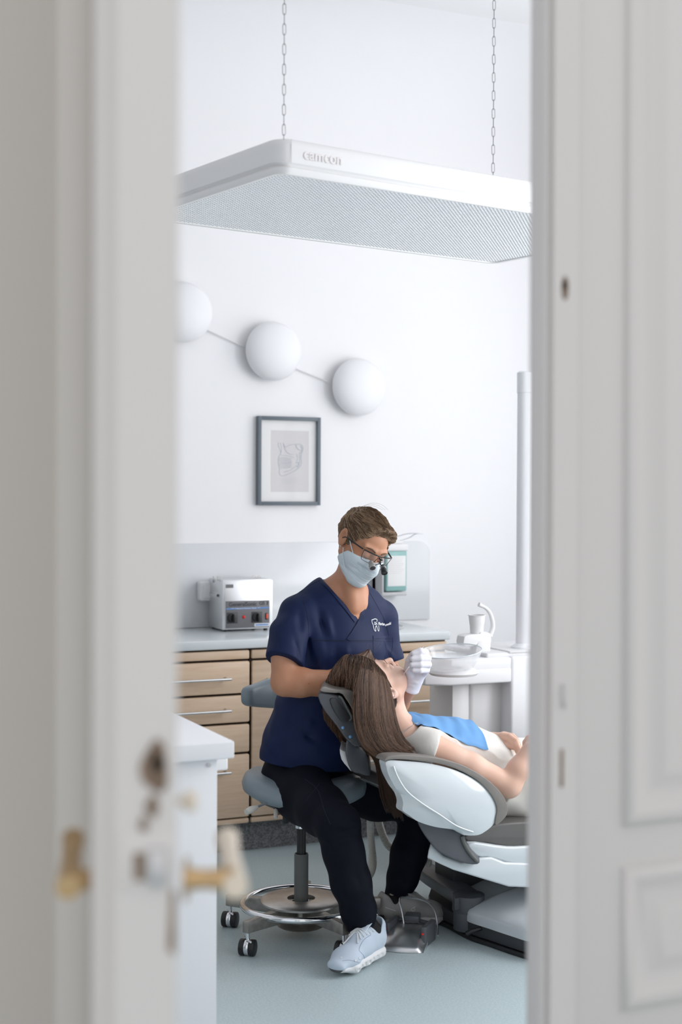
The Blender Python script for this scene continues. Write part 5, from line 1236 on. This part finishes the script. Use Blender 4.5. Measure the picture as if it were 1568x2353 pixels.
obj('seam',merge(U1.line([(853,2148),(838,2158),(829,2172),(826,2184),(836,2196),(841,2214)],.0010,.0),U1.line([(787,2208),(800,2206),(812,2208),(826,2212),(838,2217)],.0008,0)),'toe_dark' if False else 'sneaker_seam',s1)
for q in ((817,2207),(826,2202),(785,2201)):
    h_=U1.hit(*q,.0005)
    if h_: obj('loop_tab',lathe(h_[0],[(.0042,0),(.004,.0012),(0,.0014)],4,h_[1]),'sole_white',s1)
mk_=U2.line([(886,2085),(897,2089),(910,2093)],.0014,.0005); obj('side_stripe',mk_,'sole_white',s2_)
obj('side_mark',merge(U2.line([(950,2086),(954,2089),(952,2093),(947,2093),(946,2089),(950,2086)],.0009,.0006,sm=3),U2.line([(950,2086),(955,2084)],.0009,.0006,sm=1)),'sole_white',s2_)
# socks
for q,w,nm in (([P(842,2125,4.56),P(846,2150,4.565),T1(.055,0,.085)],.036,0),([P(911,2060,4.94),P(908,2085,4.93),T2(.055,0,.085)],.036,1)):
    F=Field(np.min(q,0)-.06,np.max(q,0)+.06,.004); F.path(q,[w,w*.93,w*.86],.01); sv=F.mesh(1); so=link_mesh('sock',[sv],['sock_black'],man)
    ss=Surf(sv)
    if nm: 
        hp_=[(893,2049),(897,2047),(901,2049),(906,2047),(912,2049),(911,2053),(902,2059),(897,2057)]
        w_=[ss.hit(a,b,.0012) for a,b in hp_]; w_=[x[0] for x in w_ if x]; 
        if len(w_)>3: obj('heart_mark',prism(w_,-CF*.0006),'sock_mark',so)
obj('heel_tag',box(T1(.012,-.006,.10)-.004,T1(.012,-.006,.10)+.005,.001),'cyan_tag',s1)
rm=Surf(bodyV)
o=[rm.hit(710,1571,.0003)]; 
if o[0] is not None: obj('mole',lathe(o[0][0],[(.0022,0),(.0015,.0006),(0,.0008)],10,o[0][1]),'freckle',man)
# ================= the patient lying in the chair
mat('lip_pale',(.60,.31,.26),.45)
WC=P(864,1581,4.70); nW,uW,sW=head_frame(D_(.25,.93,-.27),D_(-.72,.30,.62)); HW=HP(WC,sW,nW,uW); FW=np.array([sW,nW,uW])
F=Field(WC-V3(.20,.20,.34),WC+V3(.26,.20,.17),.0026); build_head(F,HW,FW,.96,True,True)
for s in (-1,1): F.ell(HW(s*.030,.062,-.052),(.026,.026,.034),FW,.02)
F.cap(HW(0,-.018,-.055),V3(2.115,4.19,.70),.048,.050,.025); F.cap(HW(0,.010,-.085),V3(2.118,4.19,.722),.024,.024,.02)
F.eseg(V3(2.11,4.20,.68),V3(2.20,4.21,.665),(0,1,0),(.14,.075),(.155,.09),.03)
whV=F.mesh(1)
lo=V3(1.98,3.84,.40); hi=V3(3.35,4.55,.80); F=Field(lo,hi,.0045)
shN,elN,wrN=V3(2.165,4.045,.672),V3(2.405,3.968,.548),P(1219,1722,4.64)
shF,elF,wrF=V3(2.18,4.375,.672),V3(2.42,4.44,.60),P(1112,1700,4.87)
F.path([shN,shN*.5+elN*.5,elN],[.050,.044,.038],.02); F.path([elN,elN*.55+wrN*.45,wrN],[.038,.037,.0265],.015)
F.path([shF,elF],[.05,.036],.02); F.path([elF,wrF],[.036,.024],.012)
F.eseg(V3(2.15,4.21,.665),V3(2.36,4.21,.605),(0,1,0),(.14,.09),(.14,.09),.03); F.eseg(V3(2.36,4.21,.605),V3(2.55,4.21,.54),(0,1,0),(.135,.09),(.13,.085),.03); F.eseg(V3(2.55,4.21,.54),V3(2.74,4.22,.525),(0,1,0),(.14,.095),(.165,.10),.03)
for y in (4.13,4.31): F.path([V3(2.76,y,.53),V3(3.2,y,.60)],[.085,.062],.02)
wbV=F.mesh(1)
# hands
G=Field(np.min([P(1095,1670,4.95),P(1205,1740,4.65)],0)-.05,np.max([P(1095,1670,4.95),P(1205,1740,4.65)],0)+.05,.0021)
for a,b,r0,r1 in [((1108,1699,4.872),(1132,1699,4.86),.023,.022),((1128,1696,4.865),(1158,1693,4.83),.019,.016),((1128,1703,4.85),(1156,1703,4.81),.017,.015)]: G.cap(P(*a),P(*b),r0,r1,.010)
for ps,r in [([(1156,1691,4.82),(1172,1693,4.79),(1187,1704,4.765),(1194,1722,4.745)],[.0125,.0110,.0100,.0085]),([(1156,1695,4.815),(1171,1700,4.785),(1184,1711,4.76),(1191,1730,4.74)],[.012,.0110,.0098,.0082]),
   ([(1158,1688,4.84),(1178,1692,4.81),(1195,1704,4.785),(1200,1720,4.77)],[.012,.0105,.0095,.008]),([(1160,1688,4.86),(1180,1692,4.84),(1198,1702,4.82),(1204,1716,4.81)],[.011,.0095,.0085,.0075]),
   ([(1134,1704,4.835),(1152,1710,4.80),(1168,1715,4.775),(1184,1718,4.755)],[.014,.0115,.0105,.0085])]: G.path([P(*q) for q in ps],r,.003)
whF=G.mesh(1)
G=Field(np.min([P(1195,1670,4.75),P(1290,1760,4.55)],0)-.05,np.max([P(1195,1670,4.75),P(1290,1760,4.55)],0)+.05,.0024)
for a,b,r0,r1 in [((1218,1724,4.64),(1224,1708,4.67),.0265,.021),((1224,1710,4.67),(1250,1704,4.70),.020,.017),((1224,1716,4.66),(1250,1716,4.68),.018,.016)]: G.cap(P(*a),P(*b),r0,r1,.010)
for k in range(4): G.path([P(1250,1699+k*6,4.70-.005*k),P(1268,1702+k*7,4.70),P(1276,1718+k*5,4.71),P(1266,1728+k*4,4.73)],[.0115,.0105,.0095,.008],.003)
G.path([P(1222,1704,4.68),P(1216,1697,4.70),P(1208,1706,4.715),P(1206,1716,4.72)],[.015,.012,.010,.0085],.004)
whN=G.mesh(1)
wm=link_mesh('person',[weld([whV,wbV,whF,whN])],['skin_woman'],loc=V3(2.6,4.21,.5))
set_tag(wm,'person lying back in the dental chair with long brown hair and white top','person')
# face details
obj('lips',merge(tube([HW(-.022,.079,-.066),HW(-.008,.0955,-.0625),HW(0,.096,-.064),HW(.008,.0955,-.0625),HW(.022,.079,-.066)],[.001,.0036,.0032,.0036,.001],8,smooth=4),tube([HW(-.020,.078,-.069),HW(0,.0935,-.0745),HW(.020,.078,-.069)],[.001,.0048,.001],8,smooth=4)),'lip_pale',wm)
for s in (-1,1):
    obj('eyebrow',tube([HW(s*.014,.0945,.017),HW(s*.030,.0915,.0235),HW(s*.048,.079,.020)],[.0010,.0016,.0006],6,smooth=5),'hair_woman_light',wm)
    obj('eyelashes',tube([HW(s*.019,.0865,-.009),HW(s*.031,.0885,-.0125),HW(s*.043,.0830,-.010)],[.0006,.0013,.0007],6,smooth=5),'hair_under',wm)
ws_=Surf(whV,wbV)
h_=ws_.hit(883,1524,.0); 
if h_: obj('freckle',lathe(h_[0],[(.0018,0),(.0012,.0004),(0,.0006)],10,h_[1]),'freckle',wm)
ea=P(903,1592,4.625); obj('earring',tube([ea+D_(.007*math.cos(t),.010*math.sin(t)-.004,.004*math.cos(t)) for t in np.linspace(0,2*math.pi,18)[:-1]],.0009,6,True),'steel',wm,label='small silver hoop earring')
# white top
lo=V3(2.02,3.90,.40); hi=V3(2.80,4.50,.82); F=Field(lo,hi,.0038)
F.eseg(V3(2.14,4.21,.667),V3(2.34,4.21,.61),(0,1,0),(.160,.104),(.162,.113),.03); F.eseg(V3(2.34,4.21,.61),V3(2.53,4.21,.545),(0,1,0),(.162,.113),(.155,.107),.03); F.eseg(V3(2.53,4.21,.545),V3(2.66,4.22,.53),(0,1,0),(.155,.105),(.172,.112),.03)
F.cap(shN,shN+unit(elN-shN)*.05,.060,.058,.03); F.cap(shF,shF+V3(.05,.01,-.02),.060,.058,.03); F.cap(V3(2.115,4.12,.69),shN,.05,.055,.03)
p0=P(1003,1730,4.55); p1=P(1019,1675,4.62)
F.half(P(1002,1730,4.55),unit(P(1030,1740,4.55)-P(1002,1730,4.55)),V3(2.10,3.90,.5),V3(2.5,4.035,.80),.004)
F.cap(HW(0,-.01,-.06),V3(2.125,4.195,.735),.058,.066,.006,'sub'); F.cap(V3(2.10,4.12,.745),V3(2.15,4.22,.79),.058,.06,.008,'sub')
for a,b,am,w in [((2.20,4.04,.68),(2.30,4.08,.70),.005,.014),((2.16,4.06,.62),(2.30,4.03,.62),-.006,.016),((2.2,4.03,.64),(2.36,4.04,.62),.006,.016),((2.45,4.05,.56),(2.62,4.06,.58),.007,.018),((2.42,4.08,.62),(2.58,4.10,.60),-.006,.016),((2.48,4.16,.64),(2.62,4.12,.62),.006,.018)]: F.fold(V3(*a),V3(*b),am,w)
F.wave(.0020,55,11)
tpV=F.mesh(1); tp=link_mesh('top',[tpV],['top_white'],wm); tS=Surf(tpV)
# beige trousers
lo=V3(2.28,3.93,.34); hi=V3(3.36,4.50,.80); F=Field(lo,hi,.0045)
F.eseg(V3(2.40,4.19,.520),V3(2.56,4.20,.512),(0,1,0),(.165,.108),(.19,.122),.03,pw=2.6); F.eseg(V3(2.56,4.20,.512),V3(2.74,4.21,.505),(0,1,0),(.19,.122),(.20,.125),.03,pw=2.6)
for y in (4.125,4.315): F.path([V3(2.76,y,.535),V3(2.98,y,.58),V3(3.25,y,.64)],[.105,.092,.075],.03)
F.half(V3(2.475,4.0,.53),V3(-1.1,0,1),lo,hi,.003)
for k in range(8): F.fold(V3(2.58+.02*k,4.03,.46+.015*k),V3(2.68+.02*k,4.02,.50+.015*k),.005*(1 if k%2 else -1),.010)
F.wave(.002,60,12)
link_mesh('trousers',[F.mesh(1)],['trouser_beige'],wm)
# long hair
gd=[[(838,1497,4.69),(805,1512,4.63),(779,1543,4.60),(764,1575,4.62),(756,1610,4.68),(756,1650,4.74),(768,1685,4.78),(790,1712,4.78)],
 [(845,1493,4.68),(818,1518,4.59),(797,1556,4.60),(788,1592,4.68),(780,1640,4.74),(790,1690,4.76),(800,1705,4.77),(812,1722,4.77)],
 [(850,1492,4.68),(836,1525,4.57),(830,1570,4.53),(828,1620,4.50),(832,1665,4.49),(849,1710,4.49),(885,1737,4.49),(930,1743,4.48)],
 [(850,1493,4.67),(846,1530,4.565),(846,1580,4.52),(847,1640,4.49),(858,1690,4.485),(884,1724,4.49),(915,1738,4.49),(945,1742,4.49)],
 [(855,1501,4.66),(857,1540,4.575),(862,1590,4.53),(866,1650,4.505),(880,1695,4.50),(905,1725,4.50),(930,1736,4.50),(948,1741,4.50)],
 [(864,1525,4.635),(872,1560,4.59),(880,1600,4.565),(886,1650,4.53),(898,1695,4.515),(918,1722,4.51),(932,1733,4.51),(946,1739,4.51)],
 [(875,1554,4.62),(887,1588,4.595),(895,1622,4.58),(899,1660,4.555),(910,1695,4.54),(924,1716,4.53),(935,1728,4.53),(944,1736,4.53)]]
K=8; NP=34
GD=np.array([catmull([P(*q) for q in g_],5)[:] for g_ in gd])     # (guides, points, 3)
def rs_(c,n): 
    t=np.linspace(0,1,len(c)); return np.stack([np.interp(np.linspace(0,1,n),t,c[:,i]) for i in range(3)],1)
GD=np.stack([rs_(c,NP) for c in GD])
rs=np.random.RandomState(7)
def bundle(GD,N,jit,ends=(.80,1.0),rad=(.0009,.0005),clumps=70,seed=1):
    rs=np.random.RandomState(seed); ng=len(GD); cu=rs.rand(clumps)*(ng-1); cj=rs.normal(size=(clumps,3))*jit; ph=rs.rand(clumps)*6
    ci=rs.randint(0,clumps,N); u=np.clip(cu[ci]+rs.normal(size=N)*.10,0,ng-1.001); i=u.astype(int); f=(u-i)[:,None,None]
    Pp=GD[i]*(1-f)+GD[i+1]*f; t=np.linspace(0,1,NP)[None,:,None]; env=np.sin(np.clip(t*1.1,0,1)*math.pi*.5)
    Pp=Pp+cj[ci][:,None,:]*env*1.0+rs.normal(size=(N,1,3))*jit*.35*env+CR[None,None,:]*(np.sin(t*5+ph[ci][:,None,None])*jit*.5)*env
    # length variation
    L=ends[0]+(ends[1]-ends[0])*rs.rand(N); tt=np.linspace(0,1,NP)
    out=np.empty_like(Pp)
    for k in range(N):
        for d in range(3): out[k,:,d]=np.interp(tt*L[k],tt,Pp[k,:,d])
    return out
F=Field(np.min(GD.reshape(-1,3),0)-.07,np.max(GD.reshape(-1,3),0)+.07,.0045)
for g_ in range(len(GD)-1):
    for f_ in (0,.5):
        c=GD[g_]*(1-f_)+GD[g_+1]*f_
        for k in range(0,NP-1,2): 
            a,b=c[k]+CF*.016,c[min(k+2,NP-1)]+CF*.016
            r_=.007+.009*math.sin(math.pi*k/(NP-1)); F.cap(a,b,r_,r_,.02)
F.ell(HW(0,-.020,.034),(.078,.098,.086),FW,.02)
for s in (-1,1): F.ell(HW(s*.048,-.042,-.012),(.028,.05,.045),FW,.02)
F.half(HW(0,.054,.056),nW*.8-uW*.6,WC-.2,WC+.2,.006); F.half(HW(0,.026,.0),nW-uW*.3,WC-.2,WC+.2,.006)
F.cap(HW(0,0,-.09),V3(2.125,4.19,.72),.045,.05,.004,'sub') if False else None
hu=F.mesh(1); wh=link_mesh('hair',[hu],['hair_under'],wm)
hS=Surf(hu); rs=np.random.RandomState(21)
B1=bundle(GD[:3],1000,.006,(.9,1.0),clumps=60,seed=3); B2=bundle(GD[2:],3000,.006,(.88,1.0),clumps=130,seed=4)
B1=hS.hug(B1,.0008+.0045*rs.rand(len(B1))); B2=hS.hug(B2,.0008+.0055*rs.rand(len(B2)))
fm=[np.repeat((rs.rand(len(b))<.5).astype(int),(NP-1)*3) for b in (B1,B2)]
link_mesh('hair_strands',[strands(B1,.0010,.0006),strands(B2,.0010,.0005)],['hair_woman','hair_woman_light'],wh,fmat=np.concatenate(fm))
# short lengths combed back from the hairline
Vh=hu[0]; qh=Vh-WC; m_=((qh@uW)>-.01)&((qh@nW)>-.03); Vh=Vh[m_]; rs=np.random.RandomState(31); N=2600; pk=Vh[rs.randint(0,len(Vh),N)]; paths=np.zeros((N,7,3)); ofs=rs.rand(N)
gdir=-nW*.8-UH*.35-CF*.45+rs.normal(size=(N,3))*.05
for i in range(N):
    p=pk[i].copy(); d=gdir[i]
    for k in range(7):
        h_,n_=hS.near(p,0); p=h_+n_*(.0008+.0030*ofs[i]); d=d-n_*(d@n_); d=d/(np.linalg.norm(d)+1e-9); paths[i,k]=p; p=p+d*.011
link_mesh('hairline_strands',[strands(paths,.0009,.0004)],['hair_woman','hair_woman_light'],wh,fmat=np.repeat((rs.rand(N)<.5).astype(int),18))
tl=[[(846,1728,4.56),(862,1752,4.57),(868,1790,4.58),(874,1825,4.58),(885,1850,4.58),(893,1862,4.58)],[(870,1735,4.54),(884,1760,4.55),(893,1800,4.56),(900,1835,4.56),(905,1862,4.56),(908,1880,4.56)],[(900,1738,4.53),(908,1765,4.54),(914,1800,4.55),(917,1835,4.55),(921,1860,4.55),(925,1874,4.55)],[(935,1742,4.53),(936,1770,4.54),(934,1800,4.55),(932,1830,4.55),(932,1850,4.55),(930,1862,4.55)]]
TD=np.stack([rs_(np.array(catmull([P(*q) for q in g_],6)),NP) for g_ in tl])
link_mesh('hair_tail',[strands(bundle(TD,1100,.005,(.62,1.03),clumps=46,seed=6),.0012,.0005)],['hair_woman'],wh)
F=Field(np.min(TD.reshape(-1,3),0)-.03,np.max(TD.reshape(-1,3),0)+.03,.0045)
for c in (TD[0]*.5+TD[1]*.5,TD[1],TD[1]*.5+TD[2]*.5,TD[2]*.7+TD[3]*.3):
    for k in range(0,20,2): F.cap(c[k]+CF*.012,c[k+2]+CF*.012,.010-.0003*k,.0095-.0003*k,.01)
link_mesh('hair_tail_core',[F.mesh(1)],['hair_under'],wh)
fr=np.array([[P(842+3*i,1497-i%3,4.66),P(838+4*i,1486-(i*7)%6,4.655),P(832+5*i+(i*5)%7,1477+(i*3)%7,4.65)] for i in range(9)]); obj('stray_hair',merge(*[tube(f_,.00018,4,smooth=4) for f_ in fr]),'hair_woman',wh)
# bib with its bead chain
nx_,ny_=34,26; tb=Surf(tpV)
bx=np.linspace(0,1,nx_); by=np.linspace(0,1,ny_); Vb=[]
for i in bx:
    z=.74
    for j in by:
        X=2.14+(.265-.03*j)*i; Y=4.285-(.222+.012*i)*j
        h,n,ii,d=tb.t.ray_cast(Vector((X,Y,1.2)),Vector((0,0,-1))); z=h[2] if h is not None else z-.026
        if i<.14: z=max(z,.766-.10*(j-.35)**2-.02*j)
        Vb.append([X,Y,z])
Vb=np.array(Vb).reshape(nx_,ny_,3); Zb=Vb[:,:,2].copy()
for _ in range(6):
    Zp=np.pad(Zb,1,mode='edge'); Zb=np.maximum(Vb[:,:,2]-.0015,(Zp[2:,1:-1]+Zp[:-2,1:-1])*.38+(Zp[1:-1,2:]+Zp[1:-1,:-2])*.12)
cr=.004*np.exp(-((np.arange(nx_)[:,None]/nx_-.72)/.05)**2)+.0025*np.sin(np.arange(nx_)[:,None]*.9+np.arange(ny_)[None,:]*.35)
Vb[:,:,2]=Zb+.0035+cr*.6
bm=bmesh.new(); vs=[[bm.verts.new(tuple(Vb[i,j])) for j in range(ny_)] for i in range(nx_)]
for i in range(nx_-1):
    for j in range(ny_-1): bm.faces.new((vs[i][j],vs[i+1][j],vs[i+1][j+1],vs[i][j+1]))
r=bmesh.ops.extrude_face_region(bm,geom=list(bm.faces)); bmesh.ops.translate(bm,verts=[g for g in r['geom'] if isinstance(g,bmesh.types.BMVert)],vec=(0,-.0003,.0012)); bmesh.ops.recalc_face_normals(bm,faces=bm.faces)
bt_=thing('bib','light blue pleated paper bib draped over the chest of the lying person','bib',tuple(Vb[nx_//2,ny_//2]))
obj('sheet',bm,'bib_blue',bt_,angle=70)
cl0=P(962,1664,4.66); obj('clip',merge(box(cl0-.004,cl0+.004,.002),tube([P(946,1668,4.655),P(955,1663,4.65),P(972,1663,4.66)],.0028,8,smooth=3)),'chrome',bt_)
cs_=Surf(tpV,whV,wbV); cp_=[cs_.hit(a,b,.0018) for a,b in [tuple(q) for q in catmull([(948,1668),(935,1677),(924,1685),(912,1692)],7)]]; cp_=[q[0] for q in cp_ if q]; bl=[]
for p in cp_: 
    b_=bmesh.new(); bmesh.ops.create_icosphere(b_,subdivisions=1,radius=.0019); bmesh.ops.translate(b_,verts=b_.verts,vec=Vector(p)); bl.append(b_)
obj('bead_chain',merge(*bl),'steel',bt_)
